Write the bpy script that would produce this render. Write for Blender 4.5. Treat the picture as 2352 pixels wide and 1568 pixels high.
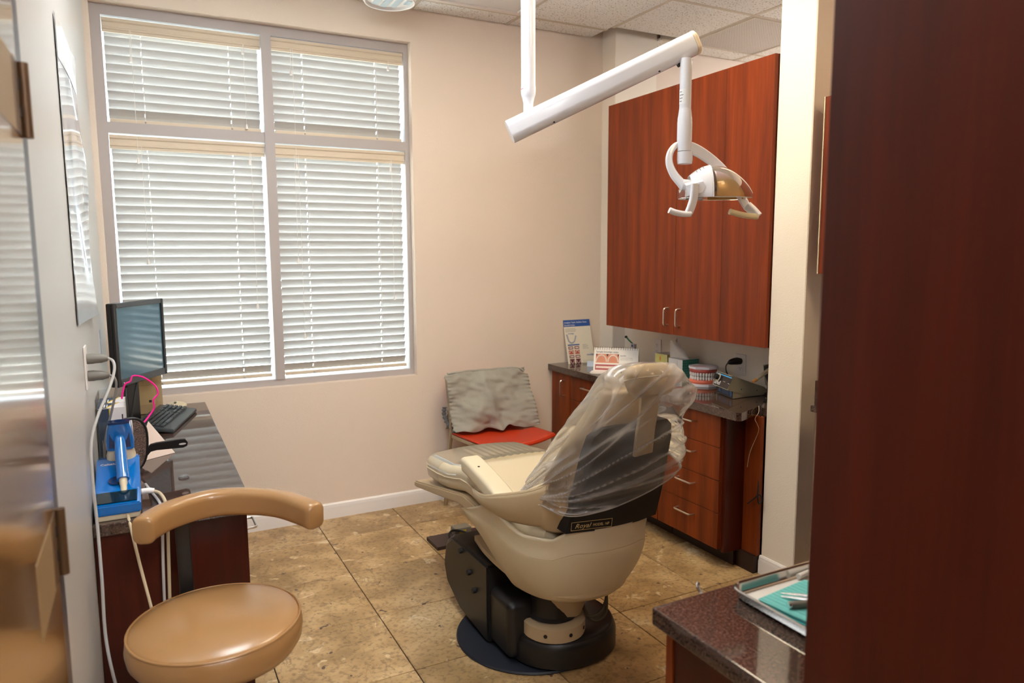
import bpy, bmesh, math, random
from mathutils import Vector, Matrix, noise
R = math.radians
random.seed(7)
scene = bpy.context.scene
COL = scene.collection
for o in list(bpy.data.objects): bpy.data.objects.remove(o)

# ------------------------------------------------------------------ camera
YAW, PIT, ROL = 0.4770, 0.1203, -0.0053
fwd = Vector((math.sin(YAW)*math.cos(PIT), math.cos(YAW)*math.cos(PIT), -math.sin(PIT)))
rgt = Vector((math.cos(YAW), -math.sin(YAW), 0)); upv = rgt.cross(fwd)
r2 = rgt*math.cos(ROL) + upv*math.sin(ROL); u2 = upv*math.cos(ROL) - rgt*math.sin(ROL)
cd = bpy.data.cameras.new('camera'); cam = bpy.data.objects.new('camera', cd); COL.objects.link(cam)
cd.sensor_width = 36; cd.lens = 36*1652.77/2352; cd.clip_start = 0.02
cam.matrix_world = Matrix(((r2.x, u2.x, -fwd.x, 0), (r2.y, u2.y, -fwd.y, 0), (r2.z, u2.z, -fwd.z, 1.5), (0, 0, 0, 1)))
cd.dof.use_dof = True; cd.dof.focus_distance = 2.75; cd.dof.aperture_fstop = 3.2
scene.camera = cam
scene.view_settings.view_transform = 'Standard'; scene.view_settings.look = 'None'
scene.view_settings.exposure = 0.22; scene.view_settings.gamma = 1; scene.view_settings.use_curve_mapping = False

# ------------------------------------------------------------------ world and lights
def C(r, g, b):
    f = lambda c: (c/255)/12.92 if c/255 <= .04045 else ((c/255+.055)/1.055)**2.4
    return (f(r), f(g), f(b), 1)
w = bpy.data.worlds.new('sky'); scene.world = w; w.use_nodes = True
bg = w.node_tree.nodes['Background']; bg.inputs[0].default_value = (0.74, 0.90, 1.0, 1); bg.inputs[1].default_value = 13.0
pl = bpy.data.lights.new('window_portal', 'AREA'); pl.shape = 'RECTANGLE'; pl.size = 1.7; pl.size_y = 2.0
pl.cycles.is_portal = True
po = bpy.data.objects.new('window_portal', pl); COL.objects.link(po)
po.location = (.656, 4.24, 1.74); po.rotation_euler = (R(-90), 0, 0)
sl = bpy.data.lights.new('sun', 'SUN'); sl.energy = 70; sl.angle = R(.6); sl.color = (1, .97, .92)
so = bpy.data.objects.new('sun', sl); COL.objects.link(so); so.location = (0, -5, 12); so.rotation_euler = (R(38), 0, R(12))
LIGHT_WARM = (1.0, 0.85, 0.62)

# ------------------------------------------------------------------ materials
MATS = {}
def mk(name):
    m = bpy.data.materials.new(name); m.use_nodes = True; MATS[name] = m
    nt = m.node_tree; return m, nt.nodes, nt.links, nt.nodes['Principled BSDF']
def simple(name, col, rough=.5, metal=0, spec=.5, coat=0, bump=None, em=None, var=None, alpha=None, trans=0, sheen=0):
    m, n, l, b = mk(name)
    b.inputs['Base Color'].default_value = col; b.inputs['Roughness'].default_value = rough
    b.inputs['Metallic'].default_value = metal; b.inputs['Specular IOR Level'].default_value = spec
    b.inputs['Coat Weight'].default_value = coat; b.inputs['Coat Roughness'].default_value = .08
    b.inputs['Transmission Weight'].default_value = trans
    if sheen: b.inputs['Sheen Weight'].default_value = sheen
    if em: b.inputs['Emission Color'].default_value = em[0]; b.inputs['Emission Strength'].default_value = em[1]
    tc = None
    if bump or var: tc = n.new('ShaderNodeTexCoord')
    if var:   # (colour2, scale, low, high)
        t = n.new('ShaderNodeTexNoise'); t.inputs['Scale'].default_value = var[1]; t.inputs['Detail'].default_value = 6
        l.new(tc.outputs['Object'], t.inputs['Vector'])
        r = n.new('ShaderNodeValToRGB'); r.color_ramp.elements[0].position = var[2]; r.color_ramp.elements[1].position = var[3]
        r.color_ramp.elements[0].color = col; r.color_ramp.elements[1].color = var[0]
        l.new(t.outputs['Fac'], r.inputs['Fac']); l.new(r.outputs['Color'], b.inputs['Base Color'])
    if bump:  # (scale, strength)
        t = n.new('ShaderNodeTexNoise'); t.inputs['Scale'].default_value = bump[0]; t.inputs['Detail'].default_value = 4
        l.new(tc.outputs['Object'], t.inputs['Vector'])
        bp = n.new('ShaderNodeBump'); bp.inputs['Strength'].default_value = bump[1]; bp.inputs['Distance'].default_value = .01
        l.new(t.outputs['Fac'], bp.inputs['Height']); l.new(bp.outputs['Normal'], b.inputs['Normal'])
    return m
def wood(name, c1, c2, rough=.3, coat=.25, sx=18, sz=1.2):
    m, n, l, b = mk(name)
    tc = n.new('ShaderNodeTexCoord'); mp = n.new('ShaderNodeMapping'); mp.inputs['Scale'].default_value = (sx, sx, sz)
    l.new(tc.outputs['Object'], mp.inputs['Vector'])
    t = n.new('ShaderNodeTexNoise'); t.inputs['Scale'].default_value = 1.0; t.inputs['Detail'].default_value = 5; t.inputs['Distortion'].default_value = .4
    l.new(mp.outputs['Vector'], t.inputs['Vector'])
    mp2 = n.new('ShaderNodeMapping'); mp2.inputs['Scale'].default_value = (sx*9, sx*9, sz*5); l.new(tc.outputs['Object'], mp2.inputs['Vector'])
    t2 = n.new('ShaderNodeTexNoise'); t2.inputs['Scale'].default_value = 1.0; t2.inputs['Detail'].default_value = 3; l.new(mp2.outputs['Vector'], t2.inputs['Vector'])
    ad = n.new('ShaderNodeMath'); ad.operation = 'MULTIPLY_ADD'; ad.inputs[1].default_value = .35; l.new(t2.outputs['Fac'], ad.inputs[0]); l.new(t.outputs['Fac'], ad.inputs[2])
    r = n.new('ShaderNodeValToRGB'); r.color_ramp.elements[0].position = .45; r.color_ramp.elements[1].position = .9
    r.color_ramp.elements[0].color = c1; r.color_ramp.elements[1].color = c2
    l.new(ad.outputs[0], r.inputs['Fac']); l.new(r.outputs['Color'], b.inputs['Base Color'])
    b.inputs['Roughness'].default_value = rough; b.inputs['Coat Weight'].default_value = coat; b.inputs['Coat Roughness'].default_value = .15; b.inputs['Specular IOR Level'].default_value = .25
    return m
def granite(name, rough=.05):
    m, n, l, b = mk(name)
    tc = n.new('ShaderNodeTexCoord')
    v = n.new('ShaderNodeTexNoise'); v.inputs['Scale'].default_value = 190; v.inputs['Detail'].default_value = 9; v.inputs['Roughness'].default_value = .72; l.new(tc.outputs['Object'], v.inputs['Vector'])
    r = n.new('ShaderNodeValToRGB'); e = r.color_ramp.elements
    e[0].position = .34; e[0].color = C(30, 24, 22); e[1].position = .70; e[1].color = C(122, 94, 80)
    x = e.new(.5); x.color = C(66, 50, 44)
    l.new(v.outputs['Fac'], r.inputs['Fac']); l.new(r.outputs['Color'], b.inputs['Base Color'])
    b.inputs['Roughness'].default_value = rough; b.inputs['Specular IOR Level'].default_value = .85
    return m
def travertine(name):
    m, n, l, b = mk(name)
    tc = n.new('ShaderNodeTexCoord'); oi = n.new('ShaderNodeObjectInfo')
    va = n.new('ShaderNodeVectorMath'); va.operation = 'MULTIPLY_ADD'
    va.inputs[1].default_value = (1, 1, 1)
    mu = n.new('ShaderNodeVectorMath'); mu.operation = 'SCALE'; mu.inputs['Scale'].default_value = 37.0
    cb = n.new('ShaderNodeCombineXYZ'); l.new(oi.outputs['Random'], cb.inputs[0]); l.new(oi.outputs['Random'], cb.inputs[1]); l.new(oi.outputs['Random'], cb.inputs[2])
    l.new(cb.outputs[0], mu.inputs[0]); l.new(tc.outputs['Object'], va.inputs[0]); l.new(mu.outputs[0], va.inputs[2])
    P = va.outputs[0]
    def nz(s, d, dis=0):
        t = n.new('ShaderNodeTexNoise'); t.inputs['Scale'].default_value = s; t.inputs['Detail'].default_value = d; t.inputs['Distortion'].default_value = dis
        l.new(P, t.inputs['Vector']); return t.outputs['Fac']
    def ramp(f, stops):
        r = n.new('ShaderNodeValToRGB'); e = r.color_ramp.elements
        e[0].position, e[0].color = stops[0]; e[1].position, e[1].color = stops[-1]
        for p, c in stops[1:-1]: x = e.new(p); x.color = c
        l.new(f, r.inputs['Fac']); return r.outputs['Color']
    base = ramp(nz(5.5, 13, .5), [(.3, C(150, 120, 78)), (.5, C(180, 147, 101)), (.7, C(206, 174, 127))])
    def mix(f, a, c, blend='MIX'):
        x = n.new('ShaderNodeMix'); x.data_type = 'RGBA'; x.blend_type = blend
        l.new(f, x.inputs[0]); l.new(a, x.inputs[6])
        if isinstance(c, tuple): x.inputs[7].default_value = c
        else: l.new(c, x.inputs[7])
        return x.outputs[2]
    W, K = (1, 1, 1, 1), (0, 0, 0, 1)
    pale = ramp(nz(11, 12, .7), [(.615, K), (.66, W)])
    c = mix(pale, base, C(220, 196, 156))
    fine = ramp(nz(60, 6), [(.36, W), (.5, K)])
    sp = n.new('ShaderNodeMath'); sp.operation = 'MULTIPLY'; sp.inputs[1].default_value = .42
    l.new(fine, sp.inputs[0]); c = mix(sp.outputs[0], c, C(90, 66, 40))
    dark = ramp(nz(24, 6, .3), [(.30, W), (.325, K)])
    c = mix(dark, c, C(88, 64, 50))
    # thin veins
    ab = n.new('ShaderNodeMath'); ab.operation = 'ABSOLUTE'; sb = n.new('ShaderNodeMath'); sb.operation = 'SUBTRACT'; sb.inputs[1].default_value = .5
    l.new(nz(3.5, 7, 1.2), sb.inputs[0]); l.new(sb.outputs[0], ab.inputs[0])
    vein = ramp(ab.outputs[0], [(.0, W), (.006, K)])
    vm = n.new('ShaderNodeMath'); vm.operation = 'MULTIPLY'; vm.inputs[1].default_value = .6
    l.new(vein, vm.inputs[0]); c = mix(vm.outputs[0], c, C(92, 68, 48))
    hs = n.new('ShaderNodeHueSaturation'); mrv = n.new('ShaderNodeMapRange'); mrv.inputs[3].default_value = .80; mrv.inputs[4].default_value = 1.04
    l.new(oi.outputs['Random'], mrv.inputs[0]); l.new(mrv.outputs[0], hs.inputs['Value']); l.new(c, hs.inputs['Color']); c = hs.outputs[0]
    l.new(c, b.inputs['Base Color'])
    rr = n.new('ShaderNodeMapRange'); rr.inputs[3].default_value = .22; rr.inputs[4].default_value = .5
    l.new(nz(25, 4), rr.inputs[0]); l.new(rr.outputs[0], b.inputs['Roughness'])
    bp = n.new('ShaderNodeBump'); bp.inputs['Strength'].default_value = .25; bp.inputs['Distance'].default_value = .004
    l.new(nz(30, 6), bp.inputs['Height']); l.new(bp.outputs['Normal'], b.inputs['Normal'])
    return m
def ceiltile(name):
    m, n, l, b = mk(name)
    tc = n.new('ShaderNodeTexCoord')
    t = n.new('ShaderNodeTexNoise'); t.inputs['Scale'].default_value = 110; t.inputs['Detail'].default_value = 2; l.new(tc.outputs['Object'], t.inputs['Vector'])
    r = n.new('ShaderNodeValToRGB'); r.color_ramp.elements[0].position = .33; r.color_ramp.elements[1].position = .40
    r.color_ramp.elements[0].color = C(150, 140, 125); r.color_ramp.elements[1].color = C(244, 244, 242)
    l.new(t.outputs['Fac'], r.inputs['Fac']); l.new(r.outputs['Color'], b.inputs['Base Color']); b.inputs['Roughness'].default_value = .9
    bp = n.new('ShaderNodeBump'); bp.inputs['Strength'].default_value = .4; bp.inputs['Distance'].default_value = .003
    l.new(t.outputs['Fac'], bp.inputs['Height']); l.new(bp.outputs['Normal'], b.inputs['Normal'])
    return m
def clear(name, tint=(1, 1, 1, 1), gloss=.12, rough=.05, milk=0, milkcol=(1, 1, 1, 1), streak=0):
    """thin transparent sheet: transparent + Fresnel gloss (+ a little white diffuse/translucent)"""
    m, n, l, b = mk(name); n.remove(b); out = n['Material Output']
    tr = n.new('ShaderNodeBsdfTransparent'); tr.inputs[0].default_value = tint
    gl = n.new('ShaderNodeBsdfGlossy'); gl.inputs['Roughness'].default_value = rough
    lw = n.new('ShaderNodeLayerWeight'); lw.inputs['Blend'].default_value = gloss
    mx = n.new('ShaderNodeMixShader'); l.new(lw.outputs['Fresnel'], mx.inputs[0]); l.new(tr.outputs[0], mx.inputs[1]); l.new(gl.outputs[0], mx.inputs[2])
    last = mx.outputs[0]
    if milk:
        df = n.new('ShaderNodeBsdfDiffuse'); df.inputs[0].default_value = milkcol
        tl = n.new('ShaderNodeBsdfTranslucent'); tl.inputs[0].default_value = milkcol
        m1 = n.new('ShaderNodeMixShader'); m1.inputs[0].default_value = .5; l.new(df.outputs[0], m1.inputs[1]); l.new(tl.outputs[0], m1.inputs[2])
        m2 = n.new('ShaderNodeMixShader'); m2.inputs[0].default_value = milk
        if streak:
            at_ = n.new('ShaderNodeAttribute'); at_.attribute_name = 'glint_haze'
            l.new(at_.outputs['Fac'], m2.inputs[0])
        l.new(last, m2.inputs[1]); l.new(m1.outputs[0], m2.inputs[2]); last = m2.outputs[0]
    l.new(last, out.inputs['Surface']); return m

M_wall = simple('beige_wall_paint', C(230, 213, 197), .55, bump=(160, .12))
M_col = simple('cream_wall_paint', C(242, 231, 216), .5, bump=(160, .1))
M_lwall = simple('pale_wall_paint', C(194, 191, 187), .34, spec=.6, bump=(120, .05))
M_white = simple('white_trim_paint', C(236, 230, 226), .35)
M_frame = simple('painted_window_frame', C(178, 170, 168), .5)
M_val = simple('blind_valance', C(214, 198, 176), .5)
M_trav = travertine('travertine'); M_grout = simple('grout', C(52, 40, 28), .9)
M_ctile = ceiltile('ceiling_tile'); M_tee = simple('ceiling_tee', C(205, 196, 182), .5)
M_cherry = wood('cherry_veneer', C(92, 34, 8), C(132, 54, 13), .45, .03)
M_cherry2 = wood('cherry_veneer_lower', C(96, 38, 12), C(140, 62, 20), .45, .03)
M_mahog = wood('dark_mahogany', C(58, 17, 7), C(80, 25, 10), .42, .1, 10, .8)
M_toe = simple('dark_toe_kick', C(40, 18, 12), .5)
M_gran = granite('brown_granite')
M_metal = simple('brushed_nickel', C(214, 206, 196), .28, 1)
M_chrome = simple('chrome', C(225, 225, 225), .12, 1)
M_cream = simple('cream_plastic', C(214, 200, 170), .38)
M_vinyl = simple('cream_vinyl', C(205, 190, 160), .42, bump=(220, .04))
M_vinyl2 = simple('beige_vinyl', C(184, 162, 128), .45, bump=(220, .04))
M_tan = simple('tan_vinyl', C(164, 123, 78), .25, spec=.6, bump=(240, .03))
M_black = simple('black_plastic', C(24, 22, 22), .42)
M_blackm = simple('black_matte', C(15, 14, 16), .6)
M_bluebl = simple('blue_black_rubber', C(24, 28, 38), .5)
M_grey = simple('grey_plastic', C(120, 116, 108), .5)
M_lamp = simple('lamp_white', C(224, 227, 236), .22, coat=.3)
M_slat = None
def slatmat():
    m, n, l, b = mk('blind_slat'); n.remove(b); out = n['Material Output']
    d = n.new('ShaderNodeBsdfPrincipled'); d.inputs['Base Color'].default_value = C(184, 181, 178); d.inputs['Roughness'].default_value = .45
    t = n.new('ShaderNodeBsdfTranslucent'); t.inputs[0].default_value = C(245, 225, 200)
    x = n.new('ShaderNodeMixShader'); x.inputs[0].default_value = .004
    l.new(d.outputs[0], x.inputs[1]); l.new(t.outputs[0], x.inputs[2]); l.new(x.outputs[0], out.inputs[0]); return m
M_slat = slatmat()
M_glass = clear('window_glass', (.96, .99, 1, 1), .03, .02)
M_poly = clear('clear_poly_cover', (1, .99, .98, 1), .30, .14, .17, (1, .98, .97, 1), .55)
M_acr = clear('clear_acrylic', (.95, .97, .97, 1), .10, .03, .03)

# ------------------------------------------------------------------ mesh helpers
def new(): return bmesh.new()
def box(bm, x0, x1, y0, y1, z0, z1, bev=0, seg=2, M=None):
    mt = Matrix.Translation(((x0+x1)/2, (y0+y1)/2, (z0+z1)/2)) @ Matrix.Diagonal((x1-x0, y1-y0, z1-z0, 1))
    g = bmesh.ops.create_cube(bm, size=1, matrix=mt)['verts']
    if bev:
        es = list({e for v in g for e in v.link_edges})
        g = bmesh.ops.bevel(bm, geom=es, offset=bev, segments=seg, affect='EDGES', profile=.5)['verts']
        g = list({v for v in g})
    if M: bmesh.ops.transform(bm, matrix=M, verts=list(set(g)) if not bev else connected(bm, g))
    return bm
def connected(bm, vs):
    seen = set(vs); st = list(vs)
    while st:
        v = st.pop()
        for e in v.link_edges:
            o = e.other_vert(v)
            if o not in seen: seen.add(o); st.append(o)
    return list(seen)
def B(*a, **k): return box(new(), *a, **k)
def cyl(bm, p0, p1, r0, r1=None, seg=24):
    p0, p1 = Vector(p0), Vector(p1); d = p1-p0
    M = Matrix.Translation((p0+p1)/2) @ d.to_track_quat('Z', 'Y').to_matrix().to_4x4()
    bmesh.ops.create_cone(bm, cap_ends=True, segments=seg, radius1=r0, radius2=r0 if r1 is None else r1, depth=d.length, matrix=M)
    return bm
def ball(bm, c, r, s=(1, 1, 1), u=20, v=12, M=None):
    mt = Matrix.Translation(c) @ (M or Matrix()) @ Matrix.Diagonal((*[r*k for k in s], 1))
    bmesh.ops.create_uvsphere(bm, u_segments=u, v_segments=v, radius=1, matrix=mt); return bm
def loft(bm, rings, caps=True, closed=True):
    vs = [[bm.verts.new(p) for p in r] for r in rings]; n = len(rings[0])
    for a, b in zip(vs, vs[1:]):
        for i in range(n if closed else n-1):
            j = (i+1) % n; bm.faces.new((a[i], a[j], b[j], b[i]))
    if caps and closed:
        bm.faces.new(list(reversed(vs[0]))); bm.faces.new(vs[-1])
    bmesh.ops.recalc_face_normals(bm, faces=bm.faces); return bm
def lathe(bm, prof, c=(0, 0, 0), seg=32):
    c = Vector(c)
    rings = [[c+Vector((max(r, 1e-4)*math.cos(2*math.pi*i/seg), max(r, 1e-4)*math.sin(2*math.pi*i/seg), z)) for i in range(seg)] for r, z in prof]
    return loft(bm, rings)
def cr(pts, n=6, closed=False):
    P = [Vector(p) for p in pts]; out = []; N = len(P)
    for i in range(N if closed else N-1):
        if closed: a, b, c, d = P[i-1], P[i], P[(i+1) % N], P[(i+2) % N]
        else: a, b, c, d = P[max(i-1, 0)], P[i], P[i+1], P[min(i+2, N-1)]
        for k in range(n):
            t = k/n; out.append(.5*((2*b)+(c-a)*t+(2*a-5*b+4*c-d)*t*t+(3*b-a-3*c+d)*t**3))
    if not closed: out.append(P[-1])
    return out
def tube(bm, pts, r, seg=8, sec=None, caps=True, upv=None):
    """sweep a circle (or a 2-D section) along a path"""
    P = [Vector(p) for p in pts]; rings = []; prev = None
    for i, p in enumerate(P):
        t = (P[min(i+1, len(P)-1)]-P[max(i-1, 0)]).normalized()
        if upv is not None: nrm = Vector(upv); nrm = (nrm-t*nrm.dot(t)).normalized()
        elif prev is None:
            nrm = t.orthogonal().normalized()
        else: nrm = (prev-t*prev.dot(t)).normalized()
        prev = nrm; bn = t.cross(nrm); rr = r[i] if isinstance(r, (list, tuple)) else r
        if sec: rings.append([p+nrm*a*rr+bn*b_*rr for a, b_ in sec])
        else: rings.append([p+nrm*rr*math.cos(2*math.pi*k/seg)+bn*rr*math.sin(2*math.pi*k/seg) for k in range(seg)])
    return loft(bm, rings, caps)
def rrect(a, b, r, n=4):
    """rounded rectangle section, half sizes a, b"""
    out = []
    for cx, cy, s in ((a-r, b-r, 0), (-a+r, b-r, 90), (-a+r, -b+r, 180), (a-r, -b+r, 270)):
        for k in range(n+1): t = R(s+90*k/n); out.append((cx+r*math.cos(t), cy+r*math.sin(t)))
    return out
def prism(bm, poly, f0, f1):
    """polygon of 2-D points; f0/f1 map a 2-D point to 3-D on the two faces"""
    return loft(bm, [[f0(p) for p in poly], [f1(p) for p in poly]])
def grid(bm, f, nu, nv):
    vs = [[bm.verts.new(f(i/nu, j/nv)) for j in range(nv+1)] for i in range(nu+1)]
    for i in range(nu):
        for j in range(nv): bm.faces.new((vs[i][j], vs[i+1][j], vs[i+1][j+1], vs[i][j+1]))
    return bm
def obj(name, bm, m, parent=None, smooth=38, solid=0, sub=0, origin=None, label=None):
    me = bpy.data.meshes.new(name)
    if origin is not None: bmesh.ops.translate(bm, verts=bm.verts, vec=-Vector(origin))
    bm.to_mesh(me); bm.free()
    if smooth:
        for p in me.polygons: p.use_smooth = True
        me.set_sharp_from_angle(angle=R(smooth))
    me.materials.append(m)
    o = bpy.data.objects.new(name, me); COL.objects.link(o)
    if origin is not None: o.location = origin
    if parent:
        o.parent = parent
        o.matrix_parent_inverse = Matrix.Translation(-Vector(parent.get('_base', (0, 0, 0))))
    if solid: s = o.modifiers.new('thickness', 'SOLIDIFY'); s.thickness = solid; s.offset = 0
    if smooth and len(me.polygons) < 400: s = o.modifiers.new('normals', 'WEIGHTED_NORMAL'); s.keep_sharp = True
    if sub: s = o.modifiers.new('subd', 'SUBSURF'); s.levels = sub; s.render_levels = sub
    if label: o['label'] = label
    return o
def thing(name, label, cat, loc, group=None):
    o = bpy.data.objects.new(name, None); COL.objects.link(o); o.location = loc; o.empty_display_size = .05
    o['label'] = label; o['category'] = cat; o['_base'] = tuple(loc)
    if group: o['group'] = group
    return o
def tag(o, label, cat, group=None):
    o['label'] = label; o['category'] = cat
    if group: o['group'] = group
    return o
def struct(o, label=None, cat=None):
    o['kind'] = 'structure'
    if label: o['label'] = label
    if cat: o['category'] = cat
    return o
def sempty(name, loc, label, cat):
    return struct(thing(name, label, cat, loc))
def text(name, s, size, m, M, parent=None, ext=.0003, align='LEFT', shear=0, xs=1):
    cu = bpy.data.curves.new(name, 'FONT'); cu.body = s; cu.size = size; cu.extrude = ext; cu.align_x = align; cu.shear = shear; cu.resolution_u = 2
    ob = bpy.data.objects.new(name+'_tmp', cu); COL.objects.link(ob)
    dg = bpy.context.evaluated_depsgraph_get(); me = bpy.data.meshes.new_from_object(ob.evaluated_get(dg))
    bpy.data.objects.remove(ob); bpy.data.curves.remove(cu)
    me.transform(M @ Matrix.Diagonal((xs, 1, 1, 1))); me.materials.clear(); me.materials.append(m)
    o = bpy.data.objects.new(name, me); COL.objects.link(o)
    if parent:
        o.parent = parent; o.matrix_parent_inverse = Matrix.Translation(-Vector(parent.get('_base', (0, 0, 0))))
    return o
def frameM(origin, xd, yd):
    x = Vector(xd).normalized(); y = Vector(yd); y = (y-x*y.dot(x)).normalized(); z = x.cross(y); o = Vector(origin)
    return Matrix(((x.x, y.x, z.x, o.x), (x.y, y.y, z.y, o.y), (x.z, y.z, z.z, o.z), (0, 0, 0, 1)))
def plate(M, x0, x1, y0, y1, d=.0006, z=0, bev=0):
    """thin box in a local frame"""
    bm = new(); box(bm, x0, x1, y0, y1, z, z+d, bev); bm.transform(M); return bm
def pull(a, b, out, r=.0045, depth=.032):
    """D-shaped bar pull between two fixing points"""
    a, b, out = Vector(a), Vector(b), Vector(out).normalized(); d = (b-a).normalized()
    pts = [a, a+out*(depth-.012), a+out*(depth-.003)+d*.003, a+out*depth+d*.012, b+out*depth-d*.012, b+out*(depth-.003)-d*.003, b+out*(depth-.012), b]
    return tube(new(), pts, r, 8)

# ------------------------------------------------------------------ the room shell
D, XL, ZC = 4.029, -.159, 2.869
X0, X1, Z0, Z1 = -.134, 1.445, .787, 2.696
# floor: slab with every visible tile on it
fl = struct(obj('floor', B(-.5, 6, -2.2, 4.4, -.12, -.008), M_grout, smooth=0), 'brown travertine tiled floor', 'floor')
TS, TX, TY = .4545, .811, 3.713
tile_me = None
for i in range(-3, 6):
    for j in range(-8, 2):
        xa, ya = TX+i*TS, TY+j*TS
        xa0, xa1, ya0, ya1 = xa+.0019, xa+TS-.0019, ya-TS+.0019, ya-.0019
        xa0 = max(xa0, XL); ya1 = min(ya1, D)
        if xa1-xa0 < .02 or ya1-ya0 < .02 or ya1 < .3: continue
        full = abs(xa1-xa0-TS+.0038) < 1e-6 and abs(ya1-ya0-TS+.0038) < 1e-6
        c = Vector(((xa0+xa1)/2, (ya0+ya1)/2, 0))
        if full and tile_me:
            o = bpy.data.objects.new('floor_tile', tile_me); COL.objects.link(o); o.location = c; o.parent = fl
        else:
            bm = B(xa0, xa1, ya0, ya1, -.012, 0, .0015, 1)
            o = obj('floor_tile', bm, M_trav, fl, smooth=0, origin=c)
            if full: tile_me = o.data
# back wall with the window opening
def wall_hole(xs, zs, y0, y1):
    bm = new(); V = {}
    def v(i, j, y): 
        k = (i, j, y)
        if k not in V: V[k] = bm.verts.new((xs[i], y, zs[j]))
        return V[k]
    for i in range(3):
        for j in range(3):
            if i == 1 and j == 1: continue
            for y in (y0, y1): bm.faces.new((v(i, j, y), v(i+1, j, y), v(i+1, j+1, y), v(i, j+1, y)))
    for a, b in (((1, 1), (2, 1)), ((2, 1), (2, 2)), ((2, 2), (1, 2)), ((1, 2), (1, 1)), ((0, 0), (3, 0)), ((3, 0), (3, 3)), ((3, 3), (0, 3)), ((0, 3), (0, 0))):
        try: bm.faces.new((v(*a, y0), v(*b, y0), v(*b, y1), v(*a, y1)))
        except Exception: pass
    bmesh.ops.recalc_face_normals(bm, faces=bm.faces); return bm
struct(obj('wall_back', wall_hole([XL-.15, X0, X1, 6], [0, Z0, Z1, 3.1], D, D+.2), M_wall, smooth=0), 'beige back wall around the blinds', 'wall')
struct(obj('wall_left', B(XL-.15, XL, -2.2, D, 0, 3.1), M_lwall, smooth=0), 'pale satin left wall with poster and outlet', 'wall')
struct(obj('wall_right', B(2.53, 2.97, 2.16, 2.35, 0, 3.1, .004, 1), M_col, smooth=0), 'cream end of the partition beside the cabinets', 'wall')
struct(obj('wall_partition', B(2.85, 2.97, 2.35, 3.88, 0, 2.32), M_col, smooth=0), 'low cream wall behind the counter', 'wall')
struct(obj('wall_column', B(2.75, 3.077, 3.88, D, 0, 3.1, .004, 1), M_col, smooth=0), 'boxed column in the back right corner', 'wall')
struct(obj('wall_bay', B(2.85, 2.97, -2.05, 2.16, 0, 3.1), M_wall, smooth=0), 'beige wall of the bay beyond the column', 'wall')
struct(obj('wall_front', B(-.3, 6, -2.2, -2.05, 0, 3.1), M_wall, smooth=0), 'beige wall behind the camera', 'wall')
struct(obj('wall_side', B(5.3, 5.45, -2.05, D, 0, 3.1), M_wall, smooth=0), 'beige wall of the neighbouring room', 'wall')
# ceiling: panels in a tee grid under a slab
ce = struct(obj('ceiling', B(XL-.15, 6, -2.2, D+.1, 3.0, 3.1), M_tee, smooth=0), 'suspended ceiling of speckled panels', 'ceiling')
GX = [1.445-.61*3+.61*k for k in range(9)]; GY = [3.85-.61*k for k in range(10, -1, -1)]+[D]
def in_light(xc, yc): return (1.445 < xc < 2.055 and (2.02 < yc < 3.85 or .19 < yc < .80)) or (.225 < xc < .835 and 2.02 < yc < 2.63)
for i in range(len(GX)-1):
    for j in range(len(GY)-1):
        xa, xb, ya, yb = GX[i], GX[i+1], GY[j], GY[j+1]
        xc, yc = (xa+xb)/2, (ya+yb)/2
        if in_light(xc, yc) or (3.2 < xc < 3.9 and 3.24 < yc < 3.86): continue
        if 2.6 < xc < 3.3 and yc > 3.85: xa = 3.085
        if i == 0: xa = XL
        yb2 = 3.79 if (2.6 < xc < 3.3 and 3.3 < yc < 3.85) else yb
        if yc < -1.9: continue
        if xb-xa < .03: continue
        obj('ceiling_panel', B(xa+.010, xb-.010, ya+.010, yb2-.010, ZC+.002, ZC+.02, .003, 1), M_ctile, ce, smooth=0)
for k, x in enumerate(GX):
    obj('ceiling_tee', B(x-.012, x+.012, -2.04, (3.79 if abs(x-2.665) < .02 else D), ZC, ZC+.035), M_tee, ce, smooth=0)
for k, y in enumerate(GY[:-1]):
    if y < -2: continue
    if y > 3.8:
        obj('ceiling_tee', B(XL, 2.66, y-.012, y+.012, ZC+.0005, ZC+.035), M_tee, ce, smooth=0)
        obj('ceiling_tee', B(3.085, 5.3, y-.012, y+.012, ZC+.0005, ZC+.035), M_tee, ce, smooth=0)
    else: obj('ceiling_tee', B(XL, 5.3, y-.012, y+.012, ZC+.0005, ZC+.035), M_tee, ce, smooth=0)
# baseboards
def bb(name, p0, p1, out):
    p0, p1, out = Vector(p0), Vector(p1), Vector(out)
    prof = [(0, 0), (.014, 0), (.014, .062), (.011, .070), (.010, .080), (.004, .088), (0, .088)]
    return struct(obj(name, loft(new(), [[p+out*a+Vector((0, 0, z)) for a, z in prof] for p in (p0, p1)]), M_white, smooth=25), 'white moulded baseboard', 'baseboard')
bb('baseboard_back', (.26, D, 0), (2.36, D, 0), (0, -1, 0))
bb('baseboard_right', (2.53, 2.15, 0), (2.53, 2.352, 0), (-1, 0, 0))
bb('baseboard_left', (XL, 1.50, 0), (XL, 2.29, 0), (1, 0, 0))
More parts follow.
